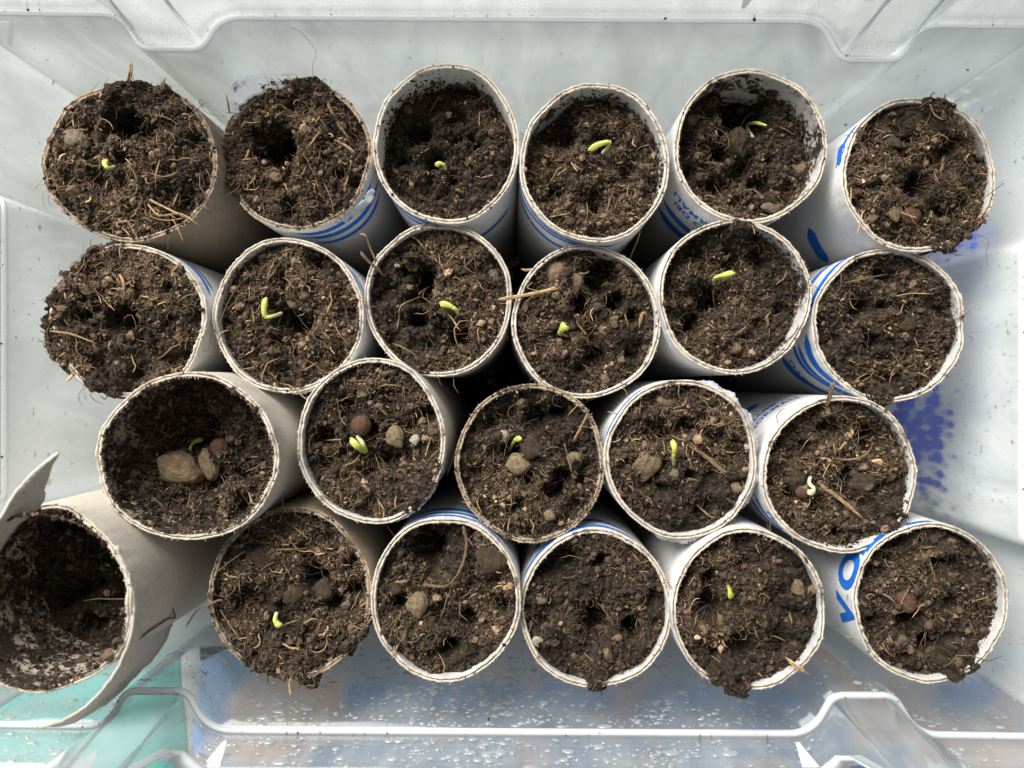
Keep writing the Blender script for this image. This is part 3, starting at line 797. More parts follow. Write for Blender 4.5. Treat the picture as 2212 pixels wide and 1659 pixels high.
fuzz_cols = np.array([[0.80, 0.76, 0.69], [0.62, 0.50, 0.36], [0.40, 0.28, 0.18]])
for key, t in TT.items():
    d = t.d; rg = np.random.default_rng(1000 + t.si)
    root = bpy.data.objects.new('cardboard_tube', None); COL.objects.link(root)
    off = np.array([t.base[0], t.base[1], 0.0]); root.location = off
    t.root = root; t.off = off
    tag(root, LABELS[key], 'tube', 'cardboard seedling tubes packed in the box')
    th = np.linspace(0, TAU, NT, endpoint=False)
    zt = rim_z(t, th)
    wob = 0.16 * MM * rg.uniform(-1, 1, (5, NT))
    zj = lambda a: zt + a * MM * rg.uniform(-1, 1, NT)
    z0 = np.full(NT, 0.4 * MM)
    outer = {'w': M_WHITE_OUT, 'g': M_GREY_OUT, 'b': M_BROWN_OUT}[d['k']]
    inner = d.get('inner', M_WHITE_IN if d['k'] == 'w' else M_GREY_IN_DIRTY)
    rim = d.get('rim', M_RIM)
    zs_low = [0.4 * MM + (t.zt - 3 * MM) * f for f in (0, .3, .6, .8, .92)]
    rings = []; mi_r = []
    def ring(z, dr, m): rings.append(tube_ring(t, z, dr, th)); mi_r.append(m)
    for z in zs_low: ring(np.full(NT, z) if z < t.zt - 12 * MM else np.minimum(np.full(NT, z), zt - 2 * MM), 0.0, 0)
    ring(zt - 0.35 * MM, wob[0] * 0.3, 0)
    ring(zj(0.14), 0.10 * MM + wob[1], 2)            # outer ply edge
    ring(zj(0.14), 0.42 * MM + wob[2] * .7, 2)
    ring(zt - 0.22 * MM + 0.1 * MM * rg.uniform(-1, 1, NT), 0.52 * MM + wob[2] * .7, 3)   # brown core groove
    ring(zt - 0.22 * MM + 0.1 * MM * rg.uniform(-1, 1, NT), 0.82 * MM + wob[3] * .7, 2)
    ring(zj(0.16), 0.92 * MM + wob[3], 2)
    ring(zj(0.16), 1.38 * MM + wob[4] * 1.3, 1)
    ring(zt - 0.6 * MM, WALL_T + wob[0] * .5, 1)
    zin = t.zt - d['depth'] * MM
    for f in (0.3, 0.6, 0.85, 1.0):
        ring(zt - 0.6 * MM + (max(zin - 10 * MM, 6 * MM) - zt + 0.6 * MM) * f, WALL_T, 1)
    V = np.concatenate(rings) - off; nr = len(rings)
    i = np.arange(NT); j = (i + 1) % NT; Q = []; MI = []
    for k in range(nr - 1):
        Q.append(np.stack([k*NT + i, k*NT + j, (k+1)*NT + j, (k+1)*NT + i], 1)); MI.append(np.full(NT, mi_r[k]))
    me = np_mesh('tube_wall', V, [np.concatenate(Q)], [outer, inner, rim, M_RIM_MID], mi=np.concatenate(MI))
    link('tube_wall', me, root)

    # torn fibres round the cut edge
    n = 150 if key not in ('C1', 'D1') else 420
    ft = rg.random(n) * TAU; fz = np.interp(ft, np.append(th, TAU), np.append(zt, zt[0]))
    inn = rg.random(n) < (0.6 if key != 'C1' else 0.85)
    st = tube_ring(t, fz - 0.1 * MM, np.where(inn, 1.3, 0.1) * MM, ft)
    L = rg.uniform(0.25, 1.0, n) * MM * (1.0 if key == 'C1' else 0.8); sg = np.where(inn, -1, 1)
    dirv = np.stack([np.cos(ft) * sg + rg.normal(size=n) * .6, np.sin(ft) * sg + rg.normal(size=n) * .6, rg.uniform(-0.2, 0.8, n)], 1)
    dirv /= np.linalg.norm(dirv, axis=1)[:, None]
    paths = np.stack([st, st + dirv * (L * .55)[:, None], st + dirv * L[:, None] + np.array([0, 0, -1]) * (L * .2)[:, None]], 1)
    fb = Bag(); fibres(fb, paths, rg.uniform(0.04, 0.10, n) * MM, fuzz_cols[rg.choice(3, n, p=[.6, .3, .1])])
    o = link('rim_fuzz', fb.mesh('rim_fuzz', M_FUZZ, off), root); o['kind'] = 'stuff'

    # blue print
    for b_ in PRINT.get(key, []):
        pb = Bag(); band(t, *b_[:6], bag=pb)
        link('printed_band', pb.mesh('printed_band', M_BLUE, off), root)
    lb = []
    if key == 'A5':
        lettering(t, 'NORMALI', 4.2, 262, 8.0, True, lb, bold=0.03); lettering(t, 'TO DEI', 4.2, 252, 12.6, True, lb, bold=0.03)
    if key == 'C5':
        lettering(t, 'NORMALI', 3.8, 152, 15, True, lb, bold=0.03); lettering(t, 'VOLUMI', 3.8, 158, 20, True, lb, bold=0.03)
        lettering(t, 'PIU', 4.0, 226, 1.6, True, lb, bold=0.04)
    if key == 'D6':
        lettering(t, 'VOLI', 13.0, 204, 0.8, True, lb, bold=0.05)
    if key == 'A6':
        lettering(t, 'TO', 4.0, 172, 1.2, True, lb, bold=0.04)
    if key == 'B6':
        lettering(t, 'ROTO', 4.0, 238, 20, True, lb, bold=0.03)
    for (V_, T_) in lb:
        link('printed_letter', np_mesh('printed_letter', V_ - off, [T_], M_BLUE, smooth=False), root)

    # soil body
    nrng, nth = 46, 132
    u = np.linspace(0.02, 1, nrng) ** 0.8
    tt = np.linspace(0, TAU, nth, endpoint=False)
    U, TH = np.meshgrid(u, tt, indexing='ij')
    f0 = 1 - d['depth'] * MM / t.zt
    cx = t.base[0] + (t.c[0] - t.base[0]) * f0; cy = t.base[1] + (t.c[1] - t.base[1]) * f0
    ext = reach_at(t, tt)[None, :]
    ra = t.rb + (t.a - t.rb) * f0 - WALL_T + 0.5 * MM + ext; rbb = t.rb + (t.b - t.rb) * f0 - WALL_T + 0.5 * MM + ext
    X = cx + ra * U * np.cos(TH); Y = cy + rbb * U * np.sin(TH)
    Z = soil_h(t, X.ravel(), Y.ravel()).reshape(X.shape)
    Z += 0.25 * MM * rg.uniform(-1, 1, Z.shape)
    Z[-1] -= np.where(ext[0] > 0, 1.5 * MM, 2.0 * MM)
    X = X + 0.25 * MM * rg.uniform(-1, 1, Z.shape); Y = Y + 0.25 * MM * rg.uniform(-1, 1, Z.shape)
    V = np.stack([X, Y, Z], -1).reshape(-1, 3)
    idx = np.arange(nrng * nth).reshape(nrng, nth); nx = np.roll(idx, -1, 1)
    Q = np.stack([idx[:-1], idx[1:], nx[1:], nx[:-1]], -1).reshape(-1, 4)
    V = np.concatenate([V, [[cx, cy, V[:nth, 2].mean()]]])
    T = np.stack([np.full(nth, len(V) - 1), idx[0], nx[0]], 1)
    C = DARK * 0.62 * np.exp(rg.normal(size=(len(V), 1)) * 0.45)
    soil = link('soil', np_mesh('soil', V - off, [T, Q], M_SOIL, col=C, smooth=False), root)
    t.soil = soil

    # crumbs
    cb = Bag()
    small = 3000 if key != 'D1' else 1200
    x, y = soil_points(t, small, rg); kp = rg.random(small) < damp(t, x, y)[:, 0]; x, y = x[kp], y[kp]; small = len(x); s = 0.16 * MM * np.exp(rg.normal(size=small) * 0.5 + 0.45)
    z = soil_h(t, x, y) + s * rg.uniform(0.0, 1.2, small)
    scatter(cb, (ICO1[0], ICO1[1]), np.stack([x, y, z], 1), s[:, None] * rg.uniform(0.45, 1.5, (small, 3)), crumb_colors(small, rg) * damp(t, x, y), rg)
    big = 150
    x, y = soil_points(t, big, rg); s = np.minimum(1.25 * MM, 0.55 * MM * np.exp(rg.normal(size=big) * 0.45 + 0.2))
    z = soil_h(t, x, y) + s * rg.uniform(-0.2, 0.5, big)
    scatter(cb, ICO2, np.stack([x, y, z], 1), s[:, None] * rg.uniform(0.6, 1.3, (big, 3)), crumb_colors(big, rg, 0.05) * damp(t, x, y), rg, lump=0.30)
    # crumbs lying on the cut edge
    n = 70 if rim is not M_RIM_DARK else 320
    ft = rg.random(n) * TAU; dens = vnoise(np.stack([np.cos(ft) * 2.2, np.sin(ft) * 2.2, np.full(n, t.seed)], 1), 9)
    ft = ft[dens > (-0.05 if rim is not M_RIM_DARK else -0.5)]; n = len(ft)
    fz = np.interp(ft, np.append(th, TAU), np.append(zt, zt[0])); s = 0.11 * MM * np.exp(rg.normal(size=n) * 0.5 + 0.25)
    pp = tube_ring(t, fz + s * .5, rg.uniform(0, 1.5, n) * MM, ft)
    scatter(cb, ICO1, pp, s[:, None] * rg.uniform(0.5, 1.6, (n, 3)), crumb_colors(n, rg), rg)
    o = link('soil_crumbs', cb.mesh('soil_crumbs', M_SOIL, off, smooth=False), root); o['kind'] = 'stuff'

    # crumbs stuck to the inside of the wall above the soil
    if d['depth'] > 2.2:
        n = int(min(1500, 130 * d['depth'])) if d['k'] != 'g' else 4200; ft = rg.random(n) * TAU
        hh = np.abs(rg.normal(size=n)) * ((0.22 if d['k'] != 'g' else 0.42) * d['depth'] + 0.5) * MM
        pn = vnoise(np.stack([np.cos(ft) * 2, np.sin(ft) * 2, np.full(n, t.seed + 7)], 1), 51)
        hh = hh * np.clip(1 + 1.3 * pn, 0.15, 2.4)
        zz = np.minimum(t.zt - (d['depth'] + 0.5) * MM + hh, t.zt - 0.4 * MM); s = 0.17 * MM * np.exp(rg.normal(size=n) * 0.5 + 0.2)
        pp = tube_ring(t, zz, WALL_T + s * 0.4, ft)
        wb = Bag(); scatter(wb, ICO1, pp, s[:, None] * rg.uniform(0.5, 1.9, (n, 3)), crumb_colors(n, rg) * 0.8, rg)
        o = link('stuck_soil', wb.mesh('stuck_soil', M_SOIL, off, smooth=False), root); o['kind'] = 'stuff'

    # fine curly fibres of the peat, matted in the drier patches
    n = (3600 if key in ('A1', 'A2', 'A6', 'B1', 'B6', 'C4', 'D2') else 2900) if key != 'D1' else 400
    x, y = soil_points(t, n, rg); dm = damp(t, x, y)[:, 0]
    kp = rg.random(n) < np.clip((dm - 0.25) / 1.1, 0.05, 1) ** 1.3; x, y, dm = x[kp], y[kp], dm[kp]; n = len(x)
    z = soil_h(t, x, y) + rg.uniform(0.05, 0.8, n) * MM
    K = 6; dry = 1.18 if key in ('A1', 'A2', 'A6', 'B1', 'B6', 'C4', 'D2') else 0.95
    uu = rg.random(n)[:, None]; L = 1.15 * MM * np.exp(rg.normal(size=n) * 0.6 + 0.40) * np.where(uu[:, 0] > 0.945, 1.6, 1.0)
    az = rg.random(n) * TAU; turn = rg.normal(size=n) * np.where(uu[:, 0] > 0.945, 0.15, 0.55); paths = np.zeros((n, K, 3)); cur = np.stack([x, y, z], 1); el = rg.normal(size=n) * 0.30
    for k_ in range(K):
        paths[:, k_] = cur
        st = (L / (K - 1))[:, None]
        cur = cur + st * np.stack([np.cos(az) * np.cos(el), np.sin(az) * np.cos(el), np.sin(el)], 1)
        az = az + turn + rg.normal(size=n) * 0.35; el = el * 0.8 + rg.normal(size=n) * 0.22 - 0.05
    fc = dry * np.where(uu < 0.55, MID * 1.45, np.where(uu < 0.945, LITE * 1.0, STRAWC * 0.8)) * np.minimum(1.45, np.exp(rg.normal(size=(n, 1)) * 0.35) * np.clip(dm, 0.5, 1.3)[:, None])
    wide = uu[:, 0] > 0.945
    fb = Bag(); fibres(fb, paths, 0.065 * MM * np.exp(rg.normal(size=n) * 0.4) * np.where(wide, 2.1, 1.0), np.clip(fc, 0, .75))
    o = link('soil_fibres', fb.mesh('soil_fibres', M_FIBRE, off), root); o['kind'] = 'stuff'

# ------------------------------------------------------------------ placing small pieces
def on_soil(t, px, py, lift=0.0):
    z = t.zt - t.d['depth'] * MM
    for _ in range(5):
        p = P(px, py, z); z = float(soil_h(t, p[0], p[1], True)[0]) + lift
    return P(px, py, z)

def stone_mesh(name, seed, mat, lump=0.22):
    V, T = ICO3; p = V * 1.3 + seed * 3.1
    rgh = 2.6 if 'clod' in mat.name else (0.4 if 'seed' in mat.name else 1.0)
    r = 1 + lump * vnoise(p, seed) + rgh * (0.10 * vnoise(p * 2.7, seed + 1) + 0.05 * vnoise(p * 7, seed + 2))
    me = np_mesh(name, V * r[:, None], [T], mat)
    return me
STONES = {}
for nm in M_STONE:
    STONES[nm] = [stone_mesh('pebble', 3 * i + 1, M_STONE[nm], 0.28 if nm != 'red' else 0.06) for i in range(3)]
def pebble(key, px, py, rx, ry, kind, rot=0.0, sink=0.56, hgt=0.7, name='pebble'):
    t = TT[key]; k = (H - t.zt + t.d['depth'] * MM) / F
    if kind == 'clod': sink = max(sink, 0.62)
    p = on_soil(t, px, py); r = (rx * k, ry * k, hgt * min(rx, ry) * k)
    ms = STONES[kind]; me = ms[(px * 7 + py) % len(ms)]
    o = link(name, me, t.soil); o.location = p - t.off + np.array([0, 0, r[2] * (1 - 2 * sink)])
    o.scale = r; o.rotation_euler = (random.uniform(-.2, .2), random.uniform(-.2, .2), math.radians(rot))
    return o
for a in [('A1', 163, 300, 27, 25, 'grey'), ('A1', 207, 282, 22, 31, 'grey'), ('A1', 262, 345, 20, 16, 'clod', 0, .6),
          ('A2', 595, 382, 13, 12, 'tan'), ('A5', 1495, 259, 13, 14, 'tan'), ('A5', 1727, 359, 15, 19, 'tan', 20), ('A5', 1668, 449, 25, 13, 'grey'),
          ('A5', 1596, 308, 22, 36, 'clod', 0, .3, 1.4), ('A6', 1970, 466, 22, 20, 'red', 0, .55, .7, 'seed'), ('A6', 1932, 458, 14, 22, 'tan'),
          ('B2', 636, 655, 17, 12, 'grey'), ('B2', 655, 636, 13, 12, 'grey'), ('B3', 893, 573, 14, 15, 'tan'), ('B3', 1067, 592, 14, 17, 'grey', 30), ('B3', 858, 574, 6, 5, 'white'),
          ('B3', 970, 674, 22, 12, 'clod', 0, .55), ('B3', 838, 640, 24, 26, 'clod'), ('B4', 1200, 588, 28, 24, 'tan', 0, .5), ('B4', 1245, 612, 17, 20, 'tan', 0, .45), ('B4', 1222, 665, 12, 10, 'clod'),
          ('B5', 1585, 750, 17, 14, 'tan'), ('B6', 1965, 705, 18, 18, 'clod'), ('B6', 1956, 728, 7, 10, 'tan'),
          ('C1', 390, 1012, 50, 35, 'tan', -15, .42), ('C1', 452, 1004, 18, 36, 'tan', 15, .42), ('C1', 474, 966, 22, 20, 'red', 0, .55, .8, 'seed'), ('C1', 320, 1048, 14, 10, 'tan'),
          ('C2', 857, 943, 20, 23, 'tan', 25, .3), ('C2', 898, 950, 11, 11, 'white', 0, .25), ('C2', 800, 870, 7, 6, 'white'),
          ('C3', 1120, 1002, 27, 24, 'tan', 20, .3), ('C3', 1148, 965, 26, 30, 'clod', 0, .2, 1.0), ('C3', 1240, 994, 17, 18, 'tan'), ('C3', 1158, 1085, 24, 22, 'grey'), ('C3', 1187, 1112, 13, 12, 'tan', 0, .2), ('C3', 1263, 1107, 11, 10, 'tan'), ('C3', 1088, 942, 10, 14, 'white'),
          ('C4', 1393, 1003, 27, 40, 'tan', -25, .4), ('C4', 1440, 866, 21, 15, 'tan'), ('C4', 1589, 1052, 13, 13, 'tan', 0, .25), ('C4', 1613, 965, 7, 7, 'white', 0, .2), ('C4', 1458, 1026, 11, 12, 'grey'),
          ('C5', 1722, 1035, 26, 27, 'clod', 0, .2, .9), ('C5', 1733, 1062, 18, 15, 'red', 0, .3, .8, 'seed'), ('C5', 1870, 1046, 28, 22, 'clod'), ('C5', 1760, 1210 - 70, 16, 12, 'clod'),
          ('D2', 569, 1213, 36, 32, 'clod', 0, .35, .8), ('D2', 700, 1275, 20, 26, 'clod'), ('D2', 690, 1326, 7, 8, 'grey'), ('D2', 632, 1290, 20, 26, 'clod'),
          ('D3', 905, 1306, 24, 26, 'tan', 0, .4), ('D3', 1062, 1207, 36, 36, 'clod', 0, .35), ('D3', 855, 1270, 15, 16, 'clod'), ('D3', 1036, 1160, 12, 12, 'grey'), ('D3', 905, 1186, 20, 20, 'clod'),
          ('D4', 1160, 1386, 11, 12, 'white', 0, .4, .3), ('D4', 1170, 1294, 13, 12, 'grey'), ('D4', 1326, 1194, 8, 10, 'tan'), ('D4', 1335, 1380, 12, 9, 'tan'), ('D4', 1336, 1440, 14, 6, 'white', 10, .4, .4),
          ('D5', 1517, 1361, 12, 13, 'tan'), ('D5', 1557, 1340, 7, 11, 'tan'), ('D5', 1600, 1215, 24, 20, 'clod'), ('D5', 1720, 1270, 14, 20, 'tan', 30, .4, .5), ('D5', 1753, 1276, 9, 14, 'tan', -40),
          ('D6', 1960, 1302, 20, 24, 'red', 30, .68, .7, 'seed'), ('D6', 1985, 1308, 14, 12, 'red', 0, .6, .7, 'seed'), ('D6', 2083, 1213, 8, 6, 'tan'), ('D6', 1943, 1438, 8, 8, 'tan')]:
    pebble(*a)

def smooth_path(pts, k=6):
    pts = np.asarray(pts, float); n = len(pts)
    if n < 3: return np.array([pts[0] + (pts[-1] - pts[0]) * s for s in np.linspace(0, 1, k)])
    res = []
    ext = np.concatenate([[2 * pts[0] - pts[1]], pts, [2 * pts[-1] - pts[-2]]])
    for i in range(n - 1):
        p0, p1, p2, p3 = ext[i:i + 4]
        for s in np.linspace(0, 1, k, endpoint=(i == n - 2)):
            res.append(0.5 * (2*p1 + (p2 - p0) * s + (2*p0 - 5*p1 + 4*p2 - p3) * s*s + (3*p1 - p0 - 3*p2 + p3) * s**3))
    return np.array(res)

def swept(path, rad, sides, col_fn, flat=1.0, bag=None, close=True):
    path = np.asarray(path); n = len(path); t_ = np.gradient(path, axis=0); t_ /= np.linalg.norm(t_, axis=1)[:, None] + 1e-12
    up = np.array([0.11, 0.07, 0.99]); a = np.cross(t_, up); a /= np.linalg.norm(a, axis=1)[:, None] + 1e-9; b = np.cross(a, t_)
    V = []; C = []
    for i in range(n):
        for s in range(sides):
            an = TAU * s / sides
            V.append(path[i] + rad[i] * (a[i] * math.cos(an) + flat * b[i] * math.sin(an))); C.append(col_fn(i / (n - 1), an))
    Q = [(i*sides + s, i*sides + (s+1) % sides, (i+1)*sides + (s+1) % sides, (i+1)*sides + s) for i in range(n-1) for s in range(sides)]
    V += [path[0], path[-1]]; C += [C[0], C[-1]]; m = n * sides
    T = [(m, (s+1) % sides, s) for s in range(sides)] + [(m+1, (n-1)*sides + s, (n-1)*sides + (s+1) % sides) for s in range(sides)]
    bag.add(np.array(V), T=np.array(T), Q=np.array(Q), C=np.array(C))

def straw_bag(pts, w, col, rg, flat=0.55, strands=3):
    """a stalk: a few split strands side by side with frayed ends"""
    bag = Bag(); path = smooth_path(pts, 5)
    for s in range(strands):
        o = rg.normal(size=3) * w * 0.33 * (strands > 1); o[2] *= 0.4
        m = len(path); cut0 = int(rg.integers(0, 2)) if strands > 1 else 0; cut1 = m - (int(rg.integers(0, 2)) if strands > 1 and m > 5 else 0)
        pp = path[cut0:cut1] + o; mm = len(pp)
        pp = pp + rg.normal(size=(mm, 3)) * w * 0.10
        pr = np.full(mm, w * (0.5 if strands > 1 else 0.75)); pr *= 1 + 0.18 * rg.uniform(-1, 1, mm); pr[0] *= 0.6; pr[-1] *= 0.35
        base = col * rg.uniform(0.7, 1.25)
        swept(pp, pr, 5, lambda u, a: base * (1 + 0.18 * math.sin(3 * a)), flat, bag)
    return bag
srg = np.random.default_rng(55)
def straw(key, pix, w, tone=1.0, lift=0.9, strands=3, zs=None, name='straw'):
    """zs: explicit mm above the rim for every point (else lies on the soil)"""
    t = TT[key]; pts = []
    for i, (px, py) in enumerate(pix):
        if zs is None: pts.append(on_soil(t, px, py, lift * MM))
        else: pts.append(P(px, py, t.zt + zs[i] * MM))
    wm = w * (H - t.zt) / F * 0.5
    b = straw_bag(np.array(pts), wm, STRAWC * tone, srg, strands=strands)
    return link(name, b.mesh('straw', M_FIBRE, t.off), t.soil)
S = straw
S('A1', [(272, 186), (280, 166), (285, 138)], 9, .8, strands=5, zs=[-1, 4, 7]); S('A1', [(348, 204), (353, 184), (357, 164)], 7, .7, strands=4, zs=[-1, 3, 6])
S('A1', [(314, 426), (360, 450), (426, 481)], 7); S('A1', [(320, 442), (345, 466), (390, 462), (435, 490)], 4, .9, lift=1.6); S('A1', [(372, 470), (384, 492), (397, 523)], 3.4, .9, zs=[2, 2.5, 2]); S('A1', [(395, 398), (384, 420), (372, 448)], 6, .8); S('A1', [(325, 450), (328, 468), (362, 476), (400, 470)], 4)
S('A1', [(330, 300), (363, 302)], 6, .7); S('A1', [(315, 372), (352, 382), (385, 372)], 3.4, .7); S('A1', [(418, 262), (445, 298)], 3, .8); S('A1', [(170, 340), (205, 362)], 5, .5)
S('A2', [(704, 217), (728, 262), (754, 303)], 8, .75); S('A2', [(722, 300), (745, 312), (770, 330)], 7, .7); S('A2', [(691, 285), (664, 321)], 6, .8); S('A2', [(542, 310), (530, 343)], 4, .9); S('A2', [(640, 245), (672, 285), (648, 268)], 2.6, .8, strands=1)
S('A2', [(560, 215), (620, 225)], 4, .6); S('A2', [(692, 355), (735, 378), (748, 410)], 3, .9, strands=1); S('A2', [(760, 340), (752, 380), (745, 400)], 3.6); S('A2', [(490, 204), (495, 245)], 6, .6, zs=[3, 0]); S('A2', [(560, 470), (620, 440), (670, 430)], 3, .8); S('A2', [(700, 395), (715, 430), (722, 465)], 2.4, .9, strands=1); S('A2', [(655, 330), (680, 380), (690, 415)], 2.4, .8, strands=1)
S('A3', [(949, 206), (940, 222), (929, 243)], 2.6, .8, strands=1); S('A3', [(1020, 330), (1042, 318), (1068, 315)], 2.4, .9, strands=1); S('A3', [(1040, 385), (1065, 378)], 4, .8); S('A3', [(830, 340), (870, 352)], 4, .5); S('A3', [(1022, 190), (1040, 205)], 6, .7)
S('A4', [(1232, 461), (1208, 464), (1184, 470)], 5, .75); S('A4', [(1354, 383), (1376, 384), (1402, 404)], 3.4, .75); S('A4', [(1252, 230), (1284, 227)], 5, .8); S('A4', [(1190, 392), (1205, 365), (1218, 362)], 4, .6); S('A4', [(1230, 268), (1245, 272)], 2, .9, strands=1)
S('A5', [(1522, 350), (1546, 353), (1569, 358)], 6, .6); S('A5', [(1575, 378), (1585, 396)], 3, .6); S('A5', [(1623, 402), (1648, 428)], 4, .5); S('A5', [(1745, 285), (1760, 312)], 7, .6)
S('A6', [(2039, 338), (2036, 362), (2024, 396)], 8, .7); S('A6', [(2018, 372), (2027, 396)], 4, .8); S('A6', [(1872, 322), (1868, 356)], 3.5, .7); S('A6', [(2122, 398), (2145, 383)], 5, .75); S('A6', [(2008, 225), (2020, 250), (2045, 262)], 4, .7); S('A6', [(1945, 458), (1965, 466), (1985, 472)], 5, .7, lift=3.5)
S('B1', [(258, 592), (266, 612), (267, 638)], 5, .9, lift=2.0); S('B1', [(241, 588), (262, 615)], 3, .9, lift=2.4); S('B1', [(286, 606), (268, 616)], 3, .8, lift=2.2); S('B1', [(105, 716), (150, 722), (206, 742)], 5, .75, lift=1.4); S('B1', [(377, 598), (380, 625)], 5, .7); S('B1', [(395, 655), (412, 676)], 5, .6); S('B1', [(262, 566), (258, 540), (265, 520)], 4, .7); S('B1', [(368, 590), (390, 565)], 5, .7); S('B1', [(370, 802), (395, 790)], 6, .7)
S('B2', [(545, 665), (549, 700)], 3.5, .6); S('B2', [(690, 710), (712, 730)], 4.5, .6); S('B2', [(655, 800), (684, 782)], 5, .6); S('B2', [(470, 740), (478, 718), (495, 712)], 5, .6, zs=[0, 1, 0]); S('B2', [(700, 670), (722, 648)], 2.2, .7, strands=1); S('B2', [(545, 545), (525, 560)], 4, 1.0, zs=[-.5, -1.5])
S('B3', [(779, 506), (790, 510), (800, 535), (812, 565)], 7, .75, zs=[5, 5, 2, 0]); S('B3', [(778, 547), (800, 570), (834, 598)], 7, .65, zs=[4, 2, -2]); S('B3', [(935, 615), (908, 632), (905, 642), (868, 660), (862, 690), (858, 712)], 5.5, .75, lift=1.6); S('B3', [(1013, 638), (1040, 630), (1063, 627)], 2.2, .9, strands=1); S('B3', [(983, 567), (990, 590)], 4.5, .7); S('B3', [(948, 548), (952, 575)], 3, .8)
S('B4', [(1310, 615), (1338, 650), (1375, 680)], 3.4, .9, strands=2, lift=1.6); S('B4', [(1387, 672), (1380, 706)], 7, .85); S('B4', [(1350, 680), (1358, 708)], 4, .7); S('B4', [(1235, 655), (1262, 665), (1267, 690)], 1.8, .9, strands=1); S('B4', [(1204, 720), (1228, 726)], 5, .7); S('B4', [(1152, 735), (1160, 770)], 3, .7); S('B4', [(1300, 760), (1340, 735)], 4, .45); S('B4', [(1150, 610), (1140, 622), (1170, 630)], 3, .8, strands=1, zs=[0, 1, 0])
S('B5', [(1530, 650), (1535, 680)], 5, .5); S('B5', [(1565, 665), (1572, 700)], 5, .6); S('B5', [(1600, 725), (1598, 755), (1605, 770)], 3.4, .8); S('B5', [(1470, 680), (1500, 672)], 4, .6); S('B5', [(1650, 690), (1690, 676)], 3, .5)
S('B6', [(1890, 640), (1888, 665)], 4, .6); S('B6', [(1985, 635), (2025, 622)], 4, .7); S('B6', [(1830, 610), (1875, 600), (1930, 590)], 3, .5); S('B6', [(1985, 805), (2005, 814)], 7, .8); S('B6', [(2065, 690), (2095, 670)], 4, .8, zs=[0, 2.5]); S('B6', [(1975, 730), (1985, 752)], 3.5, .6)
S('C1', [(428, 1040), (470, 1046), (505, 1045)], 5, .45); S('C1', [(490, 1068), (470, 1110)], 4, .6); S('C1', [(440, 900), (470, 912)], 3, .5)
S('C2', [(644, 955), (690, 952), (738, 949)], 6, .7, lift=1.8); S('C2', [(728, 860), (735, 900), (748, 920)], 2.4, .8, strands=1, lift=1.6); S('C2', [(700, 890), (725, 870), (760, 855)], 2.6, .7, strands=1); S('C2', [(818, 880), (840, 900)], 6, .5); S('C2', [(930, 990), (950, 970)], 5, .6); S('C2', [(815, 1080), (828, 1100), (828, 1125)], 4, .7)
S('C3', [(1270, 893), (1252, 928), (1234, 963)], 5.5, .85, zs=[2.5, 1, -1.5]); S('C3', [(1250, 873), (1226, 898)], 5, .85, zs=[2, 0]); S('C3', [(1166, 1041), (1195, 1043), (1220, 1036)], 4, .95, lift=2); S('C3', [(1219, 958), (1228, 990), (1235, 1020)], 4.5, .75, lift=2); S('C3', [(1067, 970), (1066, 1010)], 4, .5); S('C3', [(1145, 1060), (1160, 1085), (1170, 1112)], 4, .6); S('C3', [(1255, 1030), (1285, 1040)], 5, .5); S('C3', [(985, 975), (975, 1000), (965, 1030)], 3, .7, zs=[0, -3, -6])
S('C4', [(1490, 960), (1530, 990), (1578, 1032)], 6, .7, lift=1.5); S('C4', [(1450, 890), (1482, 886)], 4, .6); S('C4', [(1540, 920), (1565, 915)], 6, .65); S('C4', [(1462, 1045), (1488, 1036)], 5, .6); S('C4', [(1385, 860), (1380, 905)], 3.4, .5)
S('C5', [(1775, 1050), (1815, 1080), (1863, 1120)], 11, .8, strands=5, lift=2); S('C5', [(1878, 940), (1850, 950), (1822, 962)], 6, .7, lift=2); S('C5', [(1892, 955), (1868, 985), (1830, 994), (1806, 990)], 5.5, .65, lift=2.4); S('C5', [(1798, 826), (1794, 846), (1784, 878)], 9, .75, strands=5, zs=[5, 3, -1]); S('C5', [(1728, 996), (1750, 1002), (1750 + 0, 1000)], 2, .8, strands=1); S('C5', [(1716, 1108), (1730, 1140)], 7, .5); S('C5', [(1850, 875), (1880, 890)], 3, .8)
S('D2', [(599, 1187), (640, 1186), (674, 1184)], 5, .75, lift=1.6); S('D2', [(455, 1248), (490, 1218), (530, 1190)], 4.5, .55, zs=[-1, 1, 0]); S('D2', [(476, 1318), (500, 1355), (523, 1386)], 5.5, .75, lift=1.4); S('D2', [(606, 1352), (640, 1340)], 5, .7); S('D2', [(635, 1140), (665, 1165)], 6, .65); S('D2', [(680, 1135), (720, 1150), (725, 1145)], 2.6, .8, strands=1); S('D2', [(735, 1275), (750, 1235)], 5, .65); S('D2', [(573, 1440), (578, 1475)], 8, .5, zs=[0, -1])
S('D2', [(482, 1306), (478, 1296), (440, 1310), (424, 1322), (404, 1352)], 6, .45, zs=[0, 3, 2, 0, -4])
S('D3', [(999, 1138), (1007, 1180), (992, 1235), (960, 1268), (912, 1264)], 7, .40, lift=2.0, strands=4); S('D3', [(1000, 1150), (1025, 1185)], 5, .6); S('D3', [(860, 1284), (890, 1294)], 4, .8); S('D3', [(820, 1280), (842, 1292)], 5, .6); S('D3', [(905, 1235), (935, 1220)], 4, .5)
S('D4', [(1407, 1219), (1432, 1248), (1460, 1280)], 5.5, .8, zs=[-3, 0, 2.5]); S('D4', [(1350, 1300), (1405, 1302)], 4, .45); S('D4', [(1262, 1410), (1282, 1430)], 4, .6)
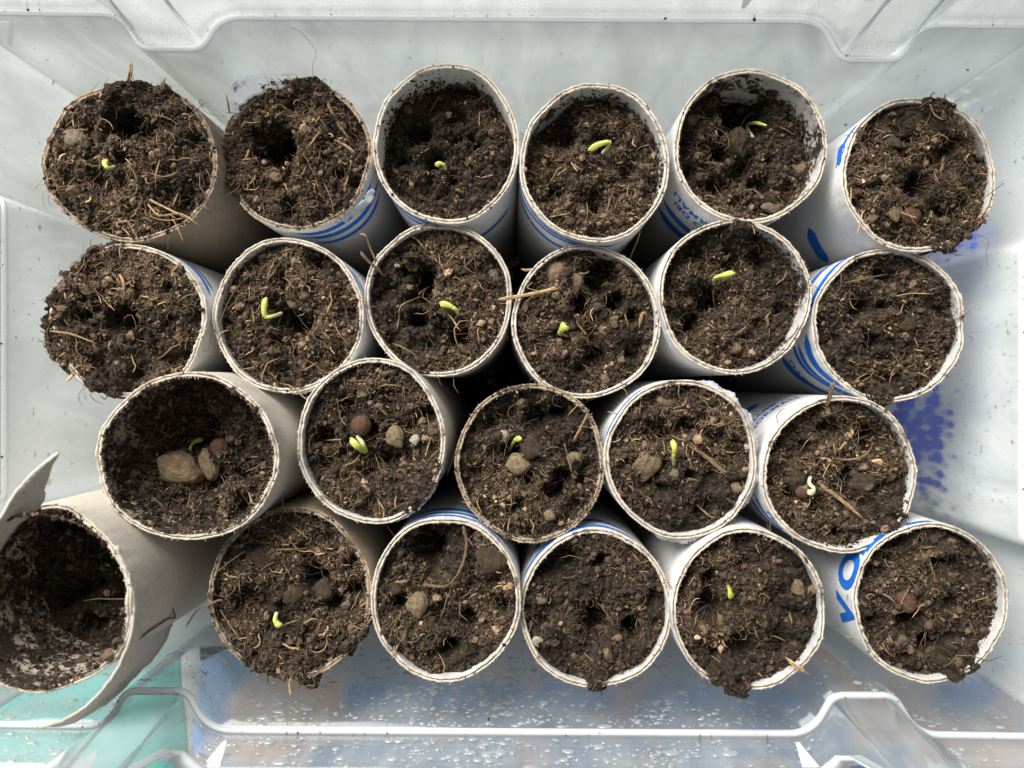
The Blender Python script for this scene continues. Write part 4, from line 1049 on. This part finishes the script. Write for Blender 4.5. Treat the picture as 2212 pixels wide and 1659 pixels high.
S('D5', [(1697, 1421), (1715, 1436), (1738, 1450)], 10, 1.0, strands=4, zs=[-1, 1.5, 1.5]); S('D5', [(1735, 1448), (1752, 1460)], 2, 1.1, strands=1, zs=[1.5, 1.0]); S('D5', [(1560, 1174), (1580, 1162)], 9, .65); S('D5', [(1626, 1275), (1632, 1300)], 3, .5); S('D5', [(1704, 1322), (1712, 1348)], 4, .6); S('D5', [(1495, 1320), (1510, 1308)], 3.5, .7)
S('D6', [(1905, 1390), (1918, 1410), (1936, 1422)], 5, .7); S('D6', [(1966, 1268), (1950, 1295), (1945, 1310)], 5, .5, lift=2.5); S('D6', [(2018, 1230), (2020, 1258)], 5, .65); S('D6', [(2010, 1395), (2018, 1380), (2030, 1390)], 2.6, .8, strands=1); S('D6', [(2070, 1330), (2040, 1318)], 3.6, .6); S('D6', [(1985, 1184), (2020, 1180)], 6, .5); S('D6', [(2095, 1345), (2110, 1378)], 2.8, .8, strands=1); S('D6', [(1920, 1372), (1928, 1390)], 5, .8)

# straws that belong to no tube
def loose(name, label, cat, pts, w, tone, strands, mat=M_FIBRE, col=STRAWC, group=None):
    pts = np.array(pts); base = pts[pts[:, 2].argmin()].copy()
    b = straw_bag(pts, w, col * tone, srg, strands=strands)
    o = link(name, b.mesh(name, mat, base), loc=base)
    return tag(o, label, cat, group)
zb = max(TT['B3'].zt, TT['B4'].zt)
loose('straw', 'thick pale straw lying across the rims of two neighbouring tubes', 'straw', [P(1073, 649, zb + .0012), P(1105, 642, zb + .0014), P(1160, 633, zb + .0012), P(1208, 620, zb + .001)], 0.75 * MM, 0.95, 4)
loose('straw', 'brown crooked stalk clinging to the outside of the torn grey tube', 'straw', [P(287, 1391, 0.1195), P(330, 1360, 0.1105), P(365, 1337, 0.1015), P(379, 1334, 0.099), P(372, 1308, 0.1015)], 0.42 * MM, 0.45, 3)
DKH = np.array([0.03, 0.035, 0.045])
loose('hair', 'long thin dark hair on the misted wall behind the torn-flap tube', 'hair', [P(628, 61, .097), P(645, 66, .097), P(662, 82, .097), P(682, 112, .0965), P(676, 140, .0965), P(675, 168, .098)], 0.075 * MM, 1, 1, col=DKH, group='stray hairs')
loose('hair', 'short looped dark hair between the heaped tube and the torn-flap tube', 'hair', [P(438, 235, .1), P(430, 222, .103), P(434, 216, .103), P(440, 238, .102), P(460, 248, .102), P(490, 252, .1005)], 0.075 * MM, 1, 1, col=DKH, group='stray hairs')
loose('hair', 'kinked dark hair hanging from the tube with the spilling soil', 'hair', [P(2100, 502, .104), P(2118, 509, .104), P(2136, 520, .103), P(2130, 548, .102), P(2136, 574, .100)], 0.075 * MM, 1, 1, col=DKH, group='stray hairs')

# ------------------------------------------------------------------ sprouts
YG = np.array([0.58, 0.61, 0.11]); YG2 = np.array([0.66, 0.70, 0.25]); PALE = np.array([0.72, 0.72, 0.48])
SPROUTS = [  # tube, tip -> root pixels, heights mm over the soil, width px, label
 ('A1', [(229, 345), (226, 354), (233, 363), (247, 361)], [2.0, 2.6, 2.6, 0.2], 12, 'tiny yellow hook-shaped sprout in the heaped brown tube'),
 ('A3', [(940, 358), (950, 353), (960, 357), (963, 370)], [2.4, 3.0, 2.4, -.6], 10, 'tiny curled yellow sprout in the deep sunken soil of the white tube'),
 ('A4', [(1271, 326), (1292, 313), (1316, 307), (1312, 320), (1302, 331)], [3.5, 4.0, 4.2, 2.2, -.6], 12, 'long bent yellow-green sprout leaning over sunken soil'),
 ('A5', [(1656, 271), (1632, 266), (1615, 270), (1616, 280), (1626, 296)], [6, 6.2, 6.0, 4, -.6], 11, 'sprout lying sideways above a clod and a hole in the soil'),
 ('B2', [(574, 642), (570, 664), (573, 684), (590, 683), (608, 677)], [4.2, 4, 3.6, 2.6, -.5], 12, 'L-shaped bright yellow sprout beside a dark hole'),
 ('B3', [(949, 656), (967, 659), (985, 669), (991, 682)], [3, 3.2, 2.8, -.4], 13, 'flat pale yellow sprout lying over a dark seed'),
 ('B4', [(1224, 702), (1216, 709), (1210, 720)], [2.6, 2.4, 0], 20, 'short broad oval yellow-green sprout tip'),
 ('B5', [(1588, 588), (1565, 594), (1546, 600), (1541, 614)], [3.6, 3.4, 3, -.4], 12, 'slanting yellow sprout in the thick-edged white tube'),
 ('C1', [(438, 949), (420, 954), (411, 968), (414, 978)], [4, 4.4, 3.6, -.5], 11, 'dull green sprout deep inside the grey frayed tube'),
 ('C2', [(756, 947), (772, 964), (790, 975), (783, 957), (772, 942)], [2.6, 3.0, 3.0, 1.6, .4], 14, 'folded yellow-green sprout under a round brown seed'),
 ('C3', [(1126, 946), (1111, 953), (1098, 977)], [2.6, 3.0, .4], 12, 'sprout leaning on a soil lump in the brown-edged tube'),
 ('C4', [(1452, 950), (1457, 968), (1455, 988), (1456, 1004)], [4.0, 3.6, 1.8, -.4], 12, 'upright narrow sprout next to a large oval stone'),
 ('C5', [(1744, 1061), (1754, 1064), (1758, 1055), (1748, 1043), (1753, 1024)], [3.2, 4.2, 4.2, 3.2, -.4], 12, 'pale S-curled sprout beside a soil clod and a thick straw'),
 ('D2', [(606, 1344), (600, 1349), (594, 1340), (598, 1324)], [3.0, 3.2, 2.6, -.3], 14, 'small folded yellow-green sprout in the wide brown tube'),
 ('D5', [(1580, 1293), (1577, 1278), (1571, 1258)], [2.2, 2.4, -.4], 13, 'upright glossy green sprout in the tube with the orange wood chip'),
]
for (key, pix, hs, w, lab) in SPROUTS:
    t = TT[key]; pts = []
    for (px, py), h in zip(pix, hs):
        z = t.zt - t.d['depth'] * MM
        for _ in range(4):
            p = P(px, py, z); z = float(soil_h(t, p[0], p[1], False)[0]) + (h + (0.9 if h > 0.5 else 0)) * MM
        pts.append(P(px, py, z))
    pts = np.array(pts)[::-1]                      # root first
    path = smooth_path(pts, 7); n = len(path); k = (H - t.zt) / F
    u = np.linspace(0, 1, n)
    stem = 0.80 + 0.0 * u; rad = w * k * 0.41 * np.where(u < 0.45, 0.82, 0.82 + 0.35 * np.sin(np.clip((u - 0.45) / 0.55, 0, 1) * math.pi * 0.8))
    rad *= np.where(u > 0.88, np.sqrt(np.clip((1.03 - u) / 0.15, 0.08, 1)), 1.0)
    green = key == 'D5'; pale = key == 'C5'; dull = key == 'C1'
    tip = (np.array([0.42, 0.52, 0.06]) if green or dull else (PALE if pale else YG)); low = PALE if not green else np.array([0.40, 0.46, 0.10])
    base = pts[0].copy()
    root = bpy.data.objects.new('seedling', None); COL.objects.link(root); root.location = base
    tag(root, lab, 'seedling', 'sprouts in the tubes')
    cut = int(n * 0.5)
    b1 = Bag(); swept(path[:cut + 1], rad[:cut + 1], 10, lambda u_, a: low + (tip - low) * min(1, u_ * 1.15), 1.0, b1)
    link('stem', b1.mesh('stem', M_SPROUT, base), root)
    b2 = Bag(); b3 = Bag()
    def leafc(u_, a): return tip * (1.0 + 0.16 * math.cos(a * 2)) + (YG2 - tip) * 0.25 * u_
    side = np.cross(np.gradient(path, axis=0), [0.11, .07, .99]); side /= np.linalg.norm(side, axis=1)[:, None] + 1e-9
    pth = path[cut:]; rd = rad[cut:]; sd = side[cut:]
    spread = np.linspace(0.0, 0.42, len(pth))[:, None]
    swept(pth + sd * rd[:, None] * spread, rd * 0.92, 10, leafc, 0.85, b2)
    swept((pth - sd * rd[:, None] * spread)[:-1] - np.array([0, 0, 0.12 * MM]), rd[:-1] * 0.88, 10, leafc, 0.85, b3)
    link('leaf', b2.mesh('leaf', M_SPROUT, base), root); link('leaf', b3.mesh('leaf', M_SPROUT, base), root)
    if key == 'C2':
        me = STONES['red'][0]; o = link('seed', me, root); c = P(781, 919, pts[0][2] + 2.0 * MM); o.location = c - base; o.scale = (2.9 * MM, 2.9 * MM, 2.4 * MM)
        o['label'] = 'round orange brown seed coat still on the sprout'

# ------------------------------------------------------------------ torn and peeled board
def sheet(key, name, top, bot, mat, th=1.0, seed=1, rough=0.25, parent=None):
    """curved scrap of board between two edges (world points), with real thickness"""
    A = smooth_path(top, 6); B = smooth_path(bot, 6); n = min(len(A), len(B)); A, B = A[:n], B[:n]
    rg = np.random.default_rng(seed)
    A = A + rg.normal(size=A.shape) * rough * 0.3 * MM; B = B + rg.normal(size=B.shape) * rough * MM * 0.5
    rows = 7; G = np.stack([A + (B - A) * s for s in np.linspace(0, 1, rows)], 0)
    idx = np.arange(rows * n).reshape(rows, n)
    q = np.stack([idx[:-1, :-1], idx[1:, :-1], idx[1:, 1:], idx[:-1, 1:]], -1).reshape(-1, 4)
    t = TT[key]
    o = link(name, np_mesh(name, G.reshape(-1, 3) - t.off, [q], mat), t.root)
    md = o.modifiers.new('board', 'SOLIDIFY'); md.thickness = th * MM; md.offset = 0
    return o
t = TT['D1']
# unrolled outer strip that sweeps down to a point
top = [(248, 1178, t.zt - .0002), (281, 1268, t.zt), (289, 1330, t.zt), (274, 1400, t.zt - .0003), (238, 1468, t.zt - .0010), (192, 1520, t.zt - .003), (142, 1553, t.zt - .006), (92, 1570, t.zt - .009)]
bot = [(330, 1190, .090), (368, 1260, .085), (372, 1335, .085), (345, 1402, .086), (300, 1452, .089), (240, 1510, .096), (164, 1556, .108), (90, 1572, t.zt - .0096)]
sheet('D1', 'unrolled_strip', [P(*a) for a in top], [P(*a) for a in bot], M_GREY_OUT, 0.8, 3)
# upright torn shard
zt = t.zt
top = [(-40, 1180, zt + .001), (0, 1118, zt + .002), (30, 1068, zt + .004), (62, 1030, zt + .006), (95, 1000, zt + .008), (126, 978, zt + .009)]
bot = [(-10, 1200, zt - .008), (30, 1140, zt - .005), (62, 1112, zt - .005), (92, 1085, zt - .003), (100, 1040, zt + .002), (127, 979, zt + .0086)]
sheet('D1', 'torn_shard', [P(*a) for a in top], [P(*a) for a in bot], M_SHARD, 0.9, 5)
t = TT['A2']; zt = t.zt
top = [(488, 245, zt - .001), (494, 205, zt - .0012), (513, 174, zt - .001), (556, 163, zt - .0008), (605, 163, zt - .001), (655, 170, zt - .0005)]
bot = [(515, 246, zt + .0004), (526, 226, zt + .0008), (552, 207, zt + .001), (585, 196, zt + .001), (622, 188, zt + .0008), (660, 180, zt + .0004)]
sheet('A2', 'torn_flap', [P(*a) for a in top], [P(*a) for a in bot], M_TORN, 0.3, 7, 0.5)
top = [(735, 470, zt - .0005), (760, 450, zt - .001), (785, 428, zt - .001), (803, 405, zt - .001)]
bot = [(742, 482, zt - .004), (772, 462, zt - .003), (800, 436, zt - .002), (812, 412, zt - .002)]
sheet('A2', 'peeled_paper', [P(*a) for a in top], [P(*a) for a in bot], M_TORN, 0.25, 8, 0.8)
t = TT['C4']; rg = np.random.default_rng(4)
def peel(key, a0, a1, out, seed):
    t = TT[key]; rg = np.random.default_rng(seed); n = 8; an = np.radians(np.linspace(a0, a1, n))
    z = rim_z(t, an); A = tube_ring(t, z - 0.5 * MM, -0.1 * MM, an)
    e = out * np.sin(np.linspace(0, math.pi, n)) ** .5 * rg.uniform(0.45, 1.0, n) * MM * 0.7
    B = tube_ring(t, z - rg.uniform(.8, 2.6, n) * MM, -e - 0.25 * MM, an)
    sheet(key, 'peeled_paper', A, B, M_TORN, 0.22, seed, 0.3)
peel('C4', 75, 40, 2.2, 11); peel('C4', 38, 2, 3.0, 12); peel('C4', -4, -42, 2.0, 13); peel('C4', -70, -110, 2.0, 14); peel('C2', -30, -70, 1.0, 15); peel('A5', -100, -120, .8, 16); peel('B2', -88, -62, 1.0, 17)

# ------------------------------------------------------------------ spilled soil on the box floor and specks on the plastic
rg = np.random.default_rng(99)
bag = Bag(); n = 5200
gx, gy = np.meshgrid(np.linspace(-0.126, 0.126, 90), np.linspace(-0.080, 0.084, 60), indexing='ij')
gp = np.stack([gx.ravel(), gy.ravel(), np.zeros(gx.size)], 1)
ed = np.minimum(np.minimum(gx + 0.126, 0.126 - gx), np.minimum(gy + 0.080, 0.084 - gy)).ravel()
gp[:, 2] = 0.0003 + np.clip(ed / 0.01, 0, 1) * (0.0022 + 0.0010 * vnoise(gp * 160, 3) + 0.0007 * vnoise(gp * 420, 4))
gi = np.arange(gx.size).reshape(gx.shape)
bag.add(gp, Q=np.stack([gi[:-1, :-1], gi[1:, :-1], gi[1:, 1:], gi[:-1, 1:]], -1).reshape(-1, 4), C=np.tile(DARK * 0.6, (len(gp), 1)))  # closed soil sheet, added to stop light rising through the clear bottom
x = rg.uniform(-0.122, 0.122, n); y = rg.uniform(-0.078, 0.082, n)
s = 0.55 * MM * np.exp(rg.normal(size=n) * .5)
scatter(bag, ICO1, np.stack([x, y, s * .5 + 0.0022], 1), s[:, None] * rg.uniform(.6, 1.4, (n, 3)), crumb_colors(n, rg) * .8, rg)
for (px, py, c) in ((1105, 565, 18), (1095, 590, 10), (1050, 790, 14), (1075, 805, 8), (965, 1035, 6), (1000, 800, 5)):
    p = P(px, py, 0.004); m = c; sz = 0.9 * MM * np.exp(rg.normal(size=m) * .4)
    scatter(bag, ICO1, p + rg.normal(size=(m, 3)) * np.array([2.4, 2.4, .6]) * MM, sz[:, None] * rg.uniform(.7, 1.2, (m, 3)), np.tile([0.55, 0.47, 0.34], (m, 1)), rg)
o = link('spilled_soil', bag.mesh('spilled_soil', M_SOIL, smooth=False)); o['kind'] = 'stuff'
tag(o, 'loose dark soil and pale grit on the box floor between the tubes', 'soil')

bag = Bag(); pos = []
for _ in range(240):
    i = rg.choice(NP, p=PR); f = rg.uniform(0.05, 0.95)
    p2 = OUTL[i] + (LED_OUT[i] - OUTL[i]) * f; pos.append((p2[0], p2[1], ZL + 0.00062))
for _ in range(60):                               # on the walls
    i = rg.choice(NP, p=PR); tz = rg.uniform(0.55, 0.97); p2 = BASE[i] + (OUTL[i] - BASE[i]) * tz
    inw = BC - p2; inw /= np.linalg.norm(inw); pos.append((p2[0] + inw[0] * .0008, p2[1] + inw[1] * .0008, ZL * tz))
for (px, py, m, sp) in ((90, 720, 40, 14), (85, 680, 26, 18), (110, 760, 22, 14), (1860, 265, 4, 10)):
    for _ in range(m):
        p = P(px + rg.normal() * sp, py + rg.normal() * sp * 2, 0.0985); pos.append((max(p[0], -0.1455), p[1], rg.uniform(.094, .0995) if p[0] < -0.142 else .092))
pos = np.array(pos[:590]); m = len(pos); s = 0.085 * MM * np.exp(rg.normal(size=m) * .5)
scatter(bag, ICO1, pos, s[:, None] * rg.uniform(.5, 2.2, (m, 3)), np.tile([0.05, 0.035, 0.025], (m, 1)), rg)
o = link('soil_specks', bag.mesh('soil_specks', M_SOIL, smooth=False)); o['kind'] = 'stuff'
tag(o, 'dark soil specks scattered on the plastic ledge and walls', 'soil')
